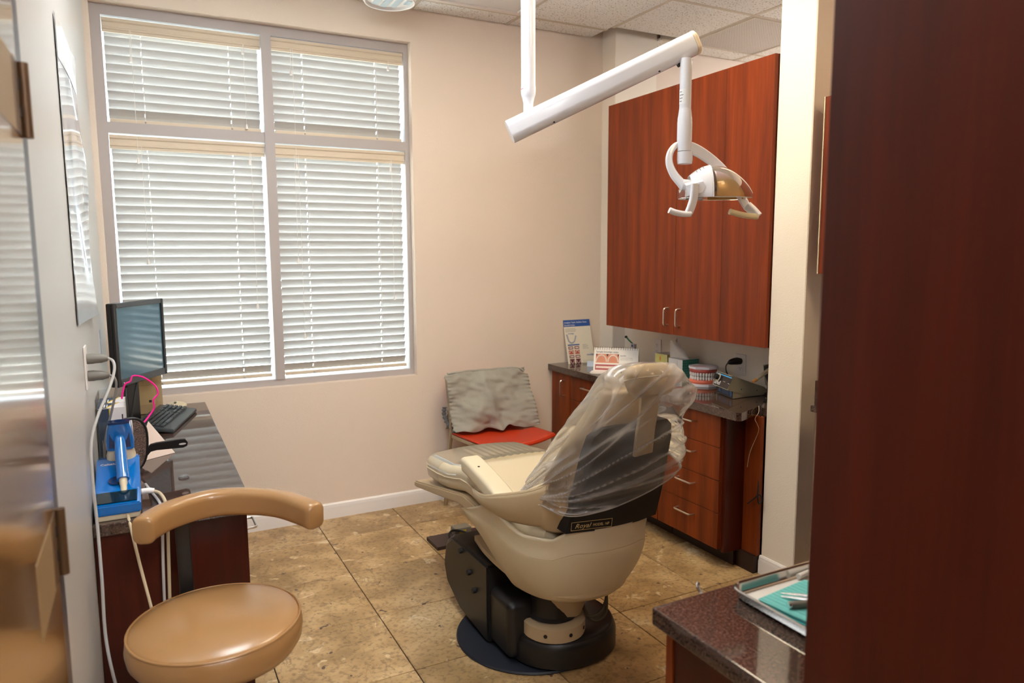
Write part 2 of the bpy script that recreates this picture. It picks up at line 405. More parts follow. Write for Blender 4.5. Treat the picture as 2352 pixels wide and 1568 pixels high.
# ------------------------------------------------------------------ window and blinds
win = sempty('window_1', (.65, D+.1, Z0), 'four light window in grey painted frame', 'window')
YF0, YF1 = D+.055, D+.17
XM0, XM1, ZT0, ZT1 = .64, .69, 2.098, 2.15
obj('frame_jamb', B(X0, -.088, YF0, YF1, Z0, Z1), M_frame, win); obj('frame_jamb', B(1.42, X1, YF0, YF1, Z0, Z1), M_frame, win)
obj('frame_head', B(-.088, 1.42, YF0, YF1, 2.647, Z1), M_frame, win); obj('frame_sill', B(-.088, 1.42, YF0, YF1, Z0, .822), M_frame, win)
obj('mullion', B(XM0, XM1, YF0-.01, YF1, .822, 2.647), M_frame, win)
obj('transom', B(-.088, XM0, YF0, YF1, ZT0, ZT1), M_frame, win); obj('transom', B(XM1, 1.42, YF0, YF1, ZT0, ZT1), M_frame, win)
for xa, xb in ((-.088, XM0), (XM1, 1.42)):
    for za, zb in ((.822, ZT0), (ZT1, 2.647)):
        obj('pane', B(xa, xb, D+.155, D+.159, za, zb), M_glass, win, smooth=0)
struct(obj('ground_outside', B(-8, 9, D+.25, 24, -.3, -.05), simple('pale_paving', C(206, 198, 184), .9), smooth=0), 'pale paving outside the window', 'ground')
def slat_mesh(x0, x1, holes):
    """one slat: three strips across its width, the middle one broken at the cord holes; tilted with the inner edge up"""
    bm = new(); W = .05; tilt = R(60)
    def P(x, s, t):      # s across -1..1 (outer..inner)
        yy = -s*W/2; zz = .0022*(1-s*s)+t
        return (x, yy*math.cos(tilt)+zz*math.sin(tilt), s*W/2*math.sin(tilt)+zz*math.cos(tilt))
    xs = [x0]
    for h in holes: xs += [h-.0014, h+.0014]
    xs += [x1]
    ss = [-1, -.35, .35, 1]
    for i in range(len(xs)-1):
        for k in range(3):
            if k == 1 and i % 2 == 1: continue
            a = [P(xs[i], ss[k], 0), P(xs[i+1], ss[k], 0), P(xs[i+1], ss[k+1], 0), P(xs[i], ss[k+1], 0)]
            bm.faces.new([bm.verts.new(p) for p in a])
    bmesh.ops.remove_doubles(bm, verts=bm.verts, dist=1e-5)
    g = bmesh.ops.extrude_face_region(bm, geom=list(bm.faces))
    bmesh.ops.translate(bm, verts=[v for v in g['geom'] if isinstance(v, bmesh.types.BMVert)], vec=(0, -.0026*math.sin(tilt), -.0026*math.cos(tilt)))
    bmesh.ops.recalc_face_normals(bm, faces=bm.faces); return bm
YB = D+.105; PITCH = .0425
def blind(xa, xb, zbot, ztop, label, wand, gap):
    t = thing('window_blind', label, 'blind', ((xa+xb)/2, YB, zbot), 'cream slatted blinds in the window')
    vp = [(0, 0), (.006, 0), (.006, .012), (.010, .016), (.010, .022), (.006, .026), (.006, .046), (.011, .052), (.011, .066), (0, .066)]
    bm = loft(new(), [[Vector((x, YB-.030-a, ztop-.066+z)) for a, z in vp] for x in (xa, xb)])
    obj('valance', bm, M_val, t, smooth=25)
    obj('headrail', B(xa+.005, xb-.005, YB-.026, YB+.026, ztop-.045, ztop-.006), M_slat, t)
    holes = [xa+.165, xb-.155]; me = None; z = zbot+.045; n = 0
    zs = []
    while z < ztop-.052: zs.append(z); z += PITCH
    for z in zs:
        if me is None:
            o = obj('slat', slat_mesh(xa+.006, xb-.010, holes), M_slat, t, smooth=0); me = o.data
        else:
            o = bpy.data.objects.new('slat', me); COL.objects.link(o); o.parent = t; o.matrix_parent_inverse = Matrix.Translation(-Vector(t['_base']))
        o.location = (random.uniform(-.0015, .0015), YB, z)
        o.rotation_euler.x = R(random.uniform(-1.2, 1.2))
    obj('bottom_rail', B(xa+.008, xb-.010, YB-.026, YB+.02, zbot, zbot+.018, .003), M_val, t)
    for h in holes:
        for dy in (-.027, .024): obj('ladder_cord', tube(new(), [(h, YB+dy, zbot+.01), (h, YB+dy, ztop-.05)], .0009, 5), M_white, t)
        obj('cord_button', ball(new(), (h, YB-.027, zbot+.009), .005, u=10, v=6), M_slat, t)
    for x, zt in wand:
        obj('lift_cord', tube(new(), [(x, YB-.045, zt), (x+.002, YB-.044, ztop-.05)], .0011, 5), M_white, t)
        obj('cord_tassel', lathe(new(), [(.001, .028), (.004, .024), (.006, .012), (.0075, 0), (.003, -.003)], (x, YB-.045, zt-.02), 10), M_white, t)
blind(-.086, .638, ZT1+.002, 2.638, 'upper left blind with cream slats, above the monitor', [(.03, 2.46), (.035, 1.98), (.55, 2.56), (.552, 2.18)], 0)
blind(.692, 1.418, ZT1+.002, 2.644, 'upper right blind with cream slats, nearest the ceiling lamp pole', [(.79, 2.48), (.80, 1.99), (1.33, 2.56)], 0)
blind(-.086, .638, .835, 2.090, 'lower left blind with cream slats, partly behind the monitor', [(.05, 1.48), (.56, 2.0), (.565, 1.24)], 0)
blind(.692, 1.418, .835, 2.092, 'lower right blind with cream slats, above the bare wall', [(.79, 1.48), (.81, 1.06), (1.33, 2.0), (1.335, 1.26)], 0)
# ------------------------------------------------------------------ ceiling fixtures
def troffer(y0, y1, on, label, x0=1.445, x1=2.055, col=LIGHT_WARM):
    t = thing('ceiling_light', label, 'ceiling light', ((x0+x1)/2, (y0+y1)/2, ZC))
    fr = new()
    for a in ((x0+.013, x1-.013, y0+.013, y0+.045), (x0+.013, x1-.013, y1-.045, y1-.013), (x0+.013, x0+.045, y0+.045, y1-.045), (x1-.045, x1-.013, y0+.045, y1-.045)):
        obj('frame_bar', B(*a, ZC-.004, ZC+.03, .002, 1), M_white, t)
    m = simple('lit_lens', C(255, 240, 215), .5, em=((*col, 1), on)) if on else simple('dark_lens', C(225, 222, 220), .35)
    fr.free()
    dz = 0 if x0 > 1 else .065     # added fill over the stool: lens deepened to light the ceiling
    obj('lens', B(x0+.045, x1-.045, y0+.045, y1-.045, ZC+.004-dz, ZC+.012), m, t, smooth=0)
    obj('housing', B(x0+.013, x1-.013, y0+.013, y1-.013, ZC+.014, ZC+.10), M_white, t, smooth=0)
troffer(2.63, 3.85, 0, 'unlit ceiling panel light near the window wall')
troffer(2.02, 2.63, 27.0, 'lit ceiling panel light above the dental chair')
troffer(2.02, 2.63, 24.0, 'added fill panel on the ceiling above the stool', .225, .835, (.90, .96, 1.0))  # unseen fill, added to brighten the lamp arm and left side
troffer(.19, .80, 20.0, 'added warm fill panel on the ceiling above the near counter', col=(1, .74, .42))  # unseen fill, added to warm the dim side of the column
# unseen fill panels added to brighten the room: behind camera and neighbouring bay
M_fill = simple('fill_lens', C(255, 240, 215), .5, em=((.95, .97, 1.0, 1), 30.0))
for (xa, xb, ya, yb, lab) in ((.24, .82, -1.58, -.44, 'added unseen fill panel behind the camera'), (4.4, 5.05, 2.55, 3.25, 'added unseen fill panel in the neighbouring bay')):
    t = thing('ceiling_light', lab, 'ceiling light', ((xa+xb)/2, (ya+yb)/2, ZC))
    obj('lens', B(xa, xb, ya, yb, ZC-.07, ZC), M_fill, t, smooth=0)
    obj('frame', B(xa-.01, xb+.01, ya-.01, yb+.01, ZC+.0005, ZC+.03), M_white, t, smooth=0)
# return air grille
v = thing('air_vent', 'perforated grey metal air vent in the ceiling above cabinets', 'vent', (3.58, 3.545, ZC))
def mesh_mat():
    m, n, l, b = mk('perforated_metal'); tc = n.new('ShaderNodeTexCoord'); mp = n.new('ShaderNodeMapping'); mp.inputs['Rotation'].default_value = (0, 0, R(45))
    l.new(tc.outputs['Object'], mp.inputs[0]); v_ = n.new('ShaderNodeTexVoronoi'); v_.inputs['Scale'].default_value = 100; v_.inputs['Randomness'].default_value = 0
    l.new(mp.outputs[0], v_.inputs['Vector']); r = n.new('ShaderNodeValToRGB'); r.color_ramp.elements[0].position = .34; r.color_ramp.elements[1].position = .40
    r.color_ramp.elements[0].color = C(40, 36, 34); r.color_ramp.elements[1].color = C(205, 200, 195)
    l.new(v_.outputs['Distance'], r.inputs['Fac']); l.new(r.outputs[0], b.inputs['Base Color']); b.inputs['Roughness'].default_value = .5; return m
obj('grille', B(3.295, 3.865, 3.262, 3.832, ZC-.002, ZC+.006), mesh_mat(), v, smooth=0)
for a in ((3.285, 3.875, 3.252, 3.262), (3.285, 3.875, 3.832, 3.842), (3.285, 3.295, 3.262, 3.832), (3.865, 3.875, 3.262, 3.832)): obj('frame_bar', B(*a, ZC-.006, ZC+.01), M_tee, v)
# round fixture, reflection of the blinds built as pale bars and dark gaps
rf = thing('round_fixture', 'round white ceiling fixture with blind reflections as pale blue bars and dark gaps', 'ceiling fixture', (1.225, 3.715, ZC))
cx, cy, rr_ = 1.225, 3.715, .128
obj('rim', lathe(new(), [(rr_-.012, 2.796), (rr_-.006, 2.782), (rr_, 2.780), (rr_+.004, 2.788), (rr_+.004, ZC), (rr_-.012, ZC)], (cx, cy, 0), 48), M_white, rf)
obj('backing', lathe(new(), [(.001, ZC-.01), (rr_-.014, ZC-.01), (rr_-.014, ZC-.002), (.001, ZC-.002)], (cx, cy, 0), 40), M_blackm, rf)
M_reflection = simple('pale_blue_reflection', C(196, 216, 226), .25, coat=.3)
for k in range(-2, 3):
    x = cx+k*.050; h = math.sqrt(max(0, (rr_-.014)**2-(abs(x-cx)+.018)**2)) if abs(x-cx)+.018 < rr_-.014 else .03
    obj('reflection_bar', B(x-.018, x+.018, cy-h, cy+h, 2.792, 2.800, .002, 1), M_reflection, rf)

# ------------------------------------------------------------------ left: door, poster, outlet
dr = sempty('door_1', (-.15, 1.0, 0), 'glossy brown door with brown hinges at the left edge', 'door')
M_door = simple('brown_gloss_door', C(120, 84, 40), .16, spec=.7, coat=.5, var=(C(132, 94, 48), 3, .3, .7))
obj('door_panel', B(XL, -.150, .62, 1.400, .01, 2.25, .002, 1), M_door, dr)
obj('door_edge', B(XL, -.151, 1.402, 1.470, .0, 2.27), simple('dark_door_edge', C(62, 60, 70), .35), dr)
M_hinge = simple('bronze_hinge', C(96, 70, 46), .4, .4); M_leaf = simple('tan_hinge_leaf', C(150, 122, 84), .45, .2)
for z0 in (1.690, .962):
    h = obj('hinge_leaf', B(-.150, -.1492, 1.15, 1.335, z0, z0+.112), M_leaf, dr, smooth=0)
    obj('hinge_plate', B(-.150, -.1485, 1.337, 1.395, z0, z0+.112), M_hinge, h, smooth=0)
    obj('hinge_barrel', cyl(new(), (-.1425, 1.402, z0-.002), (-.1425, 1.402, z0+.114), .0078, seg=16), M_hinge, h)
    for k in (.028, .070): obj('hinge_gap', B(-.1487, -.1470, 1.385, 1.392, z0+k, z0+k+.018), M_blackm, h, smooth=0)
# poster: x-ray like sheet curling from the wall
def print_mat():
    m, n, l, b = mk('glossy_poster'); tc = n.new('ShaderNodeTexCoord'); t = n.new('ShaderNodeTexNoise'); t.inputs['Scale'].default_value = 7; t.inputs['Detail'].default_value = 5
    l.new(tc.outputs['Object'], t.inputs['Vector']); r = n.new('ShaderNodeValToRGB'); e = r.color_ramp.elements
    e[0].position = .36; e[0].color = C(70, 72, 84); e[1].position = .52; e[1].color = C(232, 232, 236)
    l.new(t.outputs['Fac'], r.inputs['Fac']); l.new(r.outputs[0], b.inputs['Base Color']); b.inputs['Roughness'].default_value = .12; b.inputs['Coat Weight'].default_value = .6; return m
def poster(u, v_):
    y = 2.30+.70*u; z = 1.31+(2.14-1.31)*v_+.06*u*(v_-.3)
    return (XL+.004+.012*math.sin(v_*5+u*2)**2*u+.03*max(0, u-.75)*(1-v_), y, z)
pst = thing('poster', 'glossy black and white poster pinned to the pale left wall', 'poster', (XL+.005, 2.65, 1.3))
obj('sheet', grid(new(), poster, 10, 24), print_mat(), pst, solid=.0012)
M_sheetw = simple('poster_paper', C(232, 232, 234), .2, coat=.4)
def strip(v0, v1, name):
    obj(name, grid(new(), lambda u, v_: tuple(Vector(poster(u, v0+(v1-v0)*v_))+Vector((.0014, 0, 0))), 10, 6), M_sheetw, pst)
strip(.86, 1.0, 'top_margin'); strip(0, .17, 'bottom_margin')
nt = tag(obj('wall_notice', B(XL, XL+.0015, 3.43, 3.50, 1.09, 1.195), simple('notice_lilac', C(170, 172, 196), .4), smooth=0), 'small lilac notice on the left wall beside the monitor', 'notice')
ol = thing('wall_outlet', 'white outlet plate on the left wall with two grey plugs', 'outlet', (XL, 2.49, 1.12))
obj('cover_plate', B(XL, XL+.006, 2.45, 2.53, 1.105, 1.235, .003), M_white, ol)
def plug(z, lab):
    p = thing('power_plug', lab, 'plug', (XL+.006, 2.49, z)); b_ = new()
    tube(b_, [(XL+.0065, 2.49, z), (XL+.02, 2.49, z), (XL+.03, 2.49, z), (XL+.045, 2.49, z-.001), (XL+.062, 2.49, z-.002)], [.016, .0165, .015, .014, .008], 14)
    obj('plug_body', b_, M_grey, p); return p
p1 = plug(1.195, 'upper grey power plug in the left wall outlet')
obj('cord', tube(new(), cr([(XL+.062, 2.49, 1.193), (XL+.075, 2.48, 1.185), (XL+.078, 2.46, 1.16), (XL+.062, 2.42, 1.11), (XL+.03, 2.36, 1.04), (XL+.012, 2.31, .97), (XL+.012, 2.27, .86), (XL+.016, 2.25, .76), (XL+.02, 2.20, .62), (XL+.022, 2.16, .45), (XL+.05, 2.10, .3), (XL+.10, 2.06, .14), (XL+.18, 2.03, .03), (XL+.28, 2.02, .008)], 6), .0042, 8), simple('grey_cable', C(176, 174, 172), .45), p1)
p2 = plug(1.143, 'lower grey power plug in the left wall outlet')
obj('cord', tube(new(), cr([(XL+.062, 2.49, 1.141), (XL+.075, 2.495, 1.132), (XL+.078, 2.51, 1.10), (XL+.06, 2.56, 1.02), (XL+.03, 2.66, .90), (XL+.02, 2.74, .80), (XL+.02, 2.78, .749)], 5), .0036, 8), simple('grey_cable_2', C(150, 148, 146), .45), p2)

# ------------------------------------------------------------------ left desk
DZ = .743
tag(obj('desk_countertop', B(XL+.001, .272, 2.285, D-.001, DZ-.036, DZ, .004, 2), M_gran), 'polished dark granite top of the wall desk under the window', 'countertop')
dk = thing('desk_cabinet', 'dark mahogany desk cabinet under the left granite top', 'cabinet', (.05, 3.1, 0))
obj('body', B(XL+.001, .240, 2.322, D-.015, .07, DZ-.037), M_mahog, dk)
obj('end_panel', B(XL+.001, .246, 2.304, 2.322, 0, DZ-.037, .001, 1), M_mahog, dk)
obj('toe_kick', B(XL+.001, .19, 2.322, D-.015, 0, .07), M_toe, dk)
for k in range(3):
    y0 = 2.326+k*.562; d_ = obj('cabinet_door', B(.241, .259, y0, y0+.556, .08, DZ-.045, .0015, 1), M_mahog, dk)
    obj('handle', pull((.259, y0+.03, .635), (.259, y0+.13, .635), (1, 0, 0)), M_metal, d_)

# monitor
mo = thing('computer_monitor', 'black flat computer monitor turned toward the room on the desk', 'monitor', (0, 3.55, DZ))
mx = Vector((.195, .32, 0)).normalized(); mn = Vector((mx.y, -mx.x, 0)); mc = Vector((-.0025, 3.56, 1.128))
MM = frameM(mc, mx, (0, 0, 1))      # local z points to the viewer side
def loc(bm): bm.transform(MM); return bm
obj('housing', loc(B(-.188, .188, -.175, .178, -.035, -.012, .006)), M_black, mo)
obj('rear_bulge', loc(B(-.15, .15, -.14, .14, -.06, -.035, .01)), M_black, mo)
bz = obj('bezel_side', loc(B(-.188, -.166, -.175, .178, -.012, 0, .002, 1)), M_black, mo); obj('bezel_side', loc(B(.170, .188, -.175, .178, -.012, 0, .002, 1)), M_black, mo)
obj('bezel_top', loc(B(-.166, .170, .158, .178, -.012, 0, .002, 1)), simple('grey_black_bezel', C(58, 62, 66), .3), mo)
obj('bezel_bottom', loc(B(-.166, .170, -.175, -.145, -.012, 0, .002, 1)), simple('grey_black_bezel_b', C(58, 62, 66), .3), mo)
obj('screen', loc(B(-.166, .170, -.145, .158, -.012, -.006)), simple('dark_screen', C(58, 98, 116), .10, spec=.8), mo)
obj('power_light', loc(ball(new(), (-.150, -.16, .0005), .0022, u=8, v=6)), M_white, mo)
obj('stand_neck', loc(B(-.045, .045, -.375, -.14, -.075, -.055, .004)), M_black, mo)
obj('stand_foot', loc(B(-.10, .10, -.3845, -.370, -.17, -.025, .004)), M_black, mo)
obj('monitor_cable', tube(new(), cr([mc+Vector((-.03, -.02, -.17)), (-.045, 3.50, .90), (-.06, 3.46, .82), (-.075, 3.44, .752)], 6), .0035, 8), M_blackm, mo)
# keyboard with separate keys
kb = thing('keyboard', 'black computer keyboard lying along the desk', 'keyboard', (.09, 3.60, DZ))
kx = Vector((.27, .96, 0)).normalized(); KM = frameM((.074, 3.595, DZ+.018), kx, Vector((-kx.y, kx.x, .17)))
def kl(bm): bm.transform(KM); return bm
obj('rear_foot', kl(B(-.19, -.16, .055, .075, -.028, -.002)), M_black, kb); obj('rear_foot', kl(B(.16, .19, .055, .075, -.028, -.002)), M_black, kb)
obj('case', kl(B(-.222, .222, -.085, .085, -.004, .014, .006)), simple('charcoal_case', C(52, 58, 62), .35), kb)
KEY = None; M_key = simple('charcoal_key', C(44, 49, 53), .32)
def key(x, y, w_):
    global KEY
    if abs(w_-.016) < 1e-6 and KEY:
        o = bpy.data.objects.new('key', KEY); COL.objects.link(o); o.parent = kb; o.matrix_parent_inverse = Matrix.Translation(-Vector(kb['_base'])); o.matrix_basis = KM @ Matrix.Translation((x, y, 0)); return
    bm = loft(new(), [[Vector((a*w_/2, b_*.008, .0145)) for a, b_ in ((-1, -1), (1, -1), (1, 1), (-1, 1))], [Vector((a*(w_/2-.002), b_*.006, .022)) for a, b_ in ((-1, -1), (1, -1), (1, 1), (-1, 1))]])
    o = obj('key', bm, M_key, kb, smooth=0); o.matrix_basis = KM @ Matrix.Translation((x, y, 0))
    if abs(w_-.016) < 1e-6: KEY = o.data
for r in range(5):
    y = .045-r*.0195
    for c in range(14):
        if r == 4 and 3 <= c <= 8: continue
        key(-.200+c*.019, y, .016)
    for c in range(3):
        if not (r == 2): key(.076+c*.019, y, .016)
    for c in range(4): key(.144+c*.019, y, .016)
key(-.200+5.5*.019, .045-4*.0195, .108)
for c in range(12): key(-.200+c*.020, .070, .016)
ms = thing('computer_mouse', 'cream computer mouse on the desk by the wall', 'mouse', (.13, 3.93, DZ))
obj('body', ball(new(), (.135, 3.94, DZ+.012), 1, (.042, .055, .020), M=Matrix.Rotation(.5, 4, 'Z')), M_cream, ms)
obj('wheel', cyl(new(), (.122, 3.915, DZ+.030), (.130, 3.911, DZ+.030), .006, seg=12), M_grey, ms)
# tan jar behind the monitor
jr = thing('paper_bag', 'tan paper packet with printed label behind the monitor', 'packet', (.01, 3.86, DZ))
obj('packet_body', B(-.055, .070, 3.84, 3.90, DZ, .93, .006), simple('kraft_paper', C(182, 158, 118), .7, bump=(60, .3)), jr)
obj('label', B(-.030, .040, 3.8385, 3.84, .79, .88), simple('kraft_label', C(196, 172, 126), .6), jr)
obj('code_mark', B(.010, .022, 3.8380, 3.8385, .800, .812), M_blackm, jr)
obj('lid', B(-.04, .055, 3.845, 3.895, .93, .955, .008), simple('pale_lid', C(206, 200, 190), .5), jr)
# clear holder with two glove boxes
gh = thing('acrylic_holder', 'clear acrylic holder around the glove boxes on the desk', 'holder', (-.12, 2.93, DZ))
gx0, gx1, gy0, gy1 = -.157, -.062, 2.80, 3.02
obj('side', B(gx0, gx0+.003, gy0, gy1, DZ, DZ+.27), M_acr, gh, smooth=0); obj('side', B(gx1-.003, gx1, gy0, gy1, DZ, DZ+.27), M_acr, gh, smooth=0)
obj('back', B(gx0+.003, gx1-.003, gy1-.003, gy1, DZ, DZ+.27), M_acr, gh, smooth=0); obj('front', B(gx0+.003, gx1-.003, gy0, gy0+.003, DZ, DZ+.19), M_acr, gh, smooth=0)
obj('bottom', B(gx0+.003, gx1-.003, gy0+.003, gy1-.003, DZ, DZ+.004), M_acr, gh, smooth=0)
M_gwhite = simple('glove_box_white', C(222, 218, 220), .45); M_gnavy = simple('glove_box_navy', C(48, 62, 84), .45); M_gyel = simple('glove_box_yellow', C(216, 190, 60), .45)
M_ink = simple('ink_dark', C(38, 36, 42), .6); M_inkw = simple('ink_white', C(235, 235, 235), .6); M_inkb = simple('ink_blue', C(40, 84, 160), .6); M_inkg = simple('ink_grey', C(150, 146, 142), .6)
for k, (ya, yb, lab) in enumerate(((2.806, 2.900, 'nearer white and navy glove box in the clear holder'), (2.905, 3.010, 'rear white and navy glove box in the clear holder'))):
    g = thing('glove_box', lab, 'box', (-.11, (ya+yb)/2, DZ), 'glove boxes in the clear holder')
    xa, xb, zt = gx0+.005, gx1-.005, DZ+.238
    xm = xa+(xb-xa)*.46
    obj('carton', B(xa, xb, ya, yb, DZ+.005, zt), M_gwhite, g, smooth=0)
    obj('navy_panel', B(xa+.0003, xa+.034, ya-.0006, ya, DZ+.006, zt-.002), M_gnavy, g, smooth=0)
    obj('yellow_stripe', B(xa+.034, xa+.0375, ya-.0006, ya, DZ+.006, zt-.002), M_gyel, g, smooth=0)
    poly = [(xa, ya), (xm-.012, ya), (xm-.004, ya+.03), (xm+.010, ya+.06), (xm+.022, yb), (xa, yb)]
    obj('navy_top', prism(new(), poly, lambda p: Vector((p[0], p[1], zt)), lambda p: Vector((p[0], p[1], zt+.0005))), M_gnavy, g, smooth=0)
    arc = [Vector((xm-.012, ya, zt+.0006)), Vector((xm-.004, ya+.03, zt+.0006)), Vector((xm+.010, ya+.06, zt+.0006)), Vector((xm+.022, yb, zt+.0006))]
    obj('yellow_arc', tube(new(), arc, .0018, 6), M_gyel, g)
    for q in (.010, .018, .026): obj('print_line', B(xa+q, xa+q+.003, ya+.015, ya+.065, zt+.0004, zt+.0010), M_inkw, g, smooth=0)
    if k == 0:
        text('lettering', 'NY', .020, M_ink, frameM((xa+.055, ya-.0008, zt-.075), (0, 0, -1), (1, 0, 0)), g)
        text('small_lettering', 'PO', .009, M_ink, frameM((xa+.045, ya-.0008, zt-.09), (0, 0, -1), (1, 0, 0)), g)
        obj('print_line', B(xa+.072, xa+.076, ya-.0009, ya-.0004, zt-.055, zt-.025), M_ink, g, smooth=0)
        for q in (.008, .015, .022): obj('print_line', B(xa+q, xa+q+.002, ya-.0009, ya-.0004, DZ+.02, DZ+.12+q), M_inkg, g, smooth=0)
# hand mirror leaning on the holder
hm = thing('hand_mirror', 'black framed hand mirror with a long handle leaning behind the blue curing light', 'mirror', (-.03, 2.79, DZ))
HM = frameM((-.062, 2.755, .853), (1, .12, -.03), (0, -.30, 1))
def ring2(a, b, n=40, e=2.6):
    return [(a*math.copysign(abs(math.cos(t))**(2/e), math.cos(t)), b*math.copysign(abs(math.sin(t))**(2/e), math.sin(t))) for t in [2*math.pi*k/n for k in range(n)]]
bm = loft(new(), [[HM @ Vector((x, y, z)) for x, y in ring2(a, b)] for a, b, z in ((.056, .106, -.003), (.060, .110, 0), (.058, .108, .005), (.052, .102, .005), (.051, .101, .002))], caps=True)
obj('frame', bm, M_black, hm)
obj('glass', loft(new(), [[HM @ Vector((x, y, z)) for x, y in ring2(.0515, .1015)] for z in (.0022, .0034)]), simple('mirror_glass', (.9, .9, .92, 1), .02, 1), hm)
hp = [(.056, .0), (.066, .012), (.085, .016), (.16, .020), (.178, .018), (.186, .006), (.184, -.008), (.172, -.014), (.085, -.012), (.066, -.016), (.056, -.03)]
obj('handle', prism(new(), hp, lambda p: HM @ Vector((p[0], p[1]-.015, -.003)), lambda p: HM @ Vector((p[0], p[1]-.015, .005))), M_black, hm)
obj('handle_hole', prism(new(), [(x*.012+.168, y*.004-.013) for x, y in ring2(1, 1, 16, 2)], lambda p: HM @ Vector((p[0], p[1], .005)), lambda p: HM @ Vector((p[0], p[1], .0056))), M_inkw, hm)
# tent card
tc_ = thing('tent_card', 'folded white and grey printed card standing on the desk', 'card', (.03, 3.05, DZ))
TA, TB, TC, TD = Vector((-.055, 2.93, DZ)), Vector((.085, 3.02, DZ)), Vector((-.005, 3.27, DZ)), Vector((.0, 3.16, DZ+.105))
def tri(a, b, c, th=.0012):
    n_ = (b-a).cross(c-a).normalized()*th; return loft(new(), [[a, b, c], [a+n_, b+n_, c+n_]])
obj('card_face', tri(TA, TB, TD), simple('card_grey', C(200, 180, 168), .5), tc_, smooth=0)
obj('card_side', tri(TB, TC, TD), M_gwhite, tc_, smooth=0)
obj('card_base', tri(TA, TB, TC), M_gwhite, tc_, smooth=0)
c0 = TB*.32+TC*.22+TD*.46; nn = (TC-TB).cross(TD-TB).normalized()
obj('card_print', tri(TB*.30+TC*.10+TD*.60+nn*.0016, TB*.42+TC*.42+TD*.16+nn*.0016, TB*.12+TC*.28+TD*.60+nn*.0016, .0003), simple('card_photo', C(120, 128, 134), .4), tc_, smooth=0)
obj('card_stripe', tri(TB*.80+TC*.05+TD*.15+nn*.0016, TB*.72+TC*.13+TD*.15+nn*.0016, TB*.45+TC*.05+TD*.50+nn*.0016, .0003), simple('card_red', C(206, 120, 110), .4), tc_, smooth=0)
# curing light
M_cblue = simple('translucent_blue_plastic', C(0, 104, 184), .12, spec=.7, coat=.6)
M_cblued = simple('deep_blue_plastic', C(8, 40, 84), .15, coat=.5)
cu = thing('curing_light', 'translucent blue dental curing light on its charger at the desk edge', 'curing light', (-.09, 2.43, DZ))
obj('charger_base', B(-.148, -.036, 2.31, 2.60, DZ, DZ+.018, .004), M_cream, cu)
def wedge(x0, x1, pts, bev=.004):
    bm = loft(new(), [[Vector((x, y, z)) for y, z in pts] for x in (x0, x1)])
    bmesh.ops.bevel(bm, geom=list(bm.edges), offset=bev, segments=2, affect='EDGES'); return bm
obj('charger_body', wedge(-.152, -.032, [(2.300, DZ+.018), (2.61, DZ+.018), (2.61, DZ+.115), (2.57, DZ+.118), (2.40, DZ+.062), (2.302, DZ+.048)]), M_cblue, cu)
obj('display', B(-.143, -.046, 2.3092, 2.3098, DZ+.024, DZ+.043), M_blackm, cu, smooth=0)
dm = frameM((-.147, 2.3085, DZ+.0515), (1, 0, 0), (0, .098, .0145))
obj('display_window', plate(dm, 0, .105, .004, .075, .0012), simple('smoked_display', C(12, 34, 44), .08), cu, smooth=0)
sm = frameM((-.147, 2.402, DZ+.0635), (1, 0, 0), (0, .17, .056))
text('lettering', 'Coltolux 75', .0145, M_inkw, sm @ Matrix.Translation((.006, .135, .0022)), cu)
obj('button_ring', loft(new(), [[sm @ Vector((.050+x*.022, .045+y*.022, .0015+z)) for x, y in ring2(1, 1, 24, 2)] for z in (0, .002)]), M_cblued, cu)
hd = obj('cradle', loft(new(), [[Vector((-.083+x*a, 2.585+y*b, z)) for x, y in ring2(1, 1, 24, 3)] for a, b, z in ((.040, .030, DZ+.10), (.042, .034, DZ+.125), (.036, .034, DZ+.15))]), M_cream, cu)
obj('gun_head', loft(new(), [[Vector((-.083+x*a, yo+y*b, z)) for x, y in ring2(1, 1, 24, 3.4)] for a, b, yo, z in ((.040, .034, 2.578, DZ+.148), (.041, .036, 2.572, DZ+.18), (.036, .034, 2.562, DZ+.215), (.031, .030, 2.555, DZ+.235), (.024, .022, 2.552, DZ+.242))]), M_cblue, cu)
for k in range(5): obj('grip_rib', B(-.083-.030+k*.0, -.083+.030, 2.524+k*.007, 2.527+k*.007, DZ+.236+k*.0008, DZ+.2425+k*.0006), M_cblued, cu)
obj('gun_dark_panel', loft(new(), [[Vector((-.083+x*a, 2.545-b+.002, z)) for x in (-1, 1)]+[Vector((-.083+x*a, 2.545-b+.006, z)) for x in (1, -1)] for a, b, z in ((.030, .0085, DZ+.158), (.028, .013, DZ+.205))]), M_cblued, cu)  # darker blue panel on the near face of the gun
obj('gun_handle', tube(new(), cr([(-.083, 2.545, DZ+.190), (-.082, 2.515, DZ+.165), (-.080, 2.470, DZ+.125), (-.078, 2.435, DZ+.095)], 5), .0165, 16), M_cblue, cu)
obj('cord_collar', tube(new(), [(-.078, 2.437, DZ+.097), (-.0775, 2.425, DZ+.086)], .0175, 16), M_cblue, cu)
obj('strain_relief', tube(new(), cr([(-.0775, 2.427, DZ+.088), (-.077, 2.405, DZ+.066), (-.076, 2.385, DZ+.042)], 5), [.011]*4+[.009]*4+[.007]*3, 12), M_cream, cu)
M_cord = simple('cream_cord', C(206, 188, 156), .5)
obj('gun_cord', tube(new(), cr([(-.076, 2.388, DZ+.046), (-.074, 2.355, DZ+.030), (-.070, 2.315, DZ+.018), (-.060, 2.27, DZ-.03), (-.045, 2.24, DZ-.12), (-.020, 2.20, DZ-.26), (.0, 2.185, DZ-.42), (.02, 2.19, .22), (.05, 2.22, .07), (.12, 2.25, .012)], 6), .0042, 8), M_cord, cu)
obj('side_plug', tube(new(), cr([(-.031, 2.46, DZ+.030), (-.012, 2.46, DZ+.030), (.004, 2.457, DZ+.028)], 4), [.009]*6+[.008]*3, 12), M_white, cu)
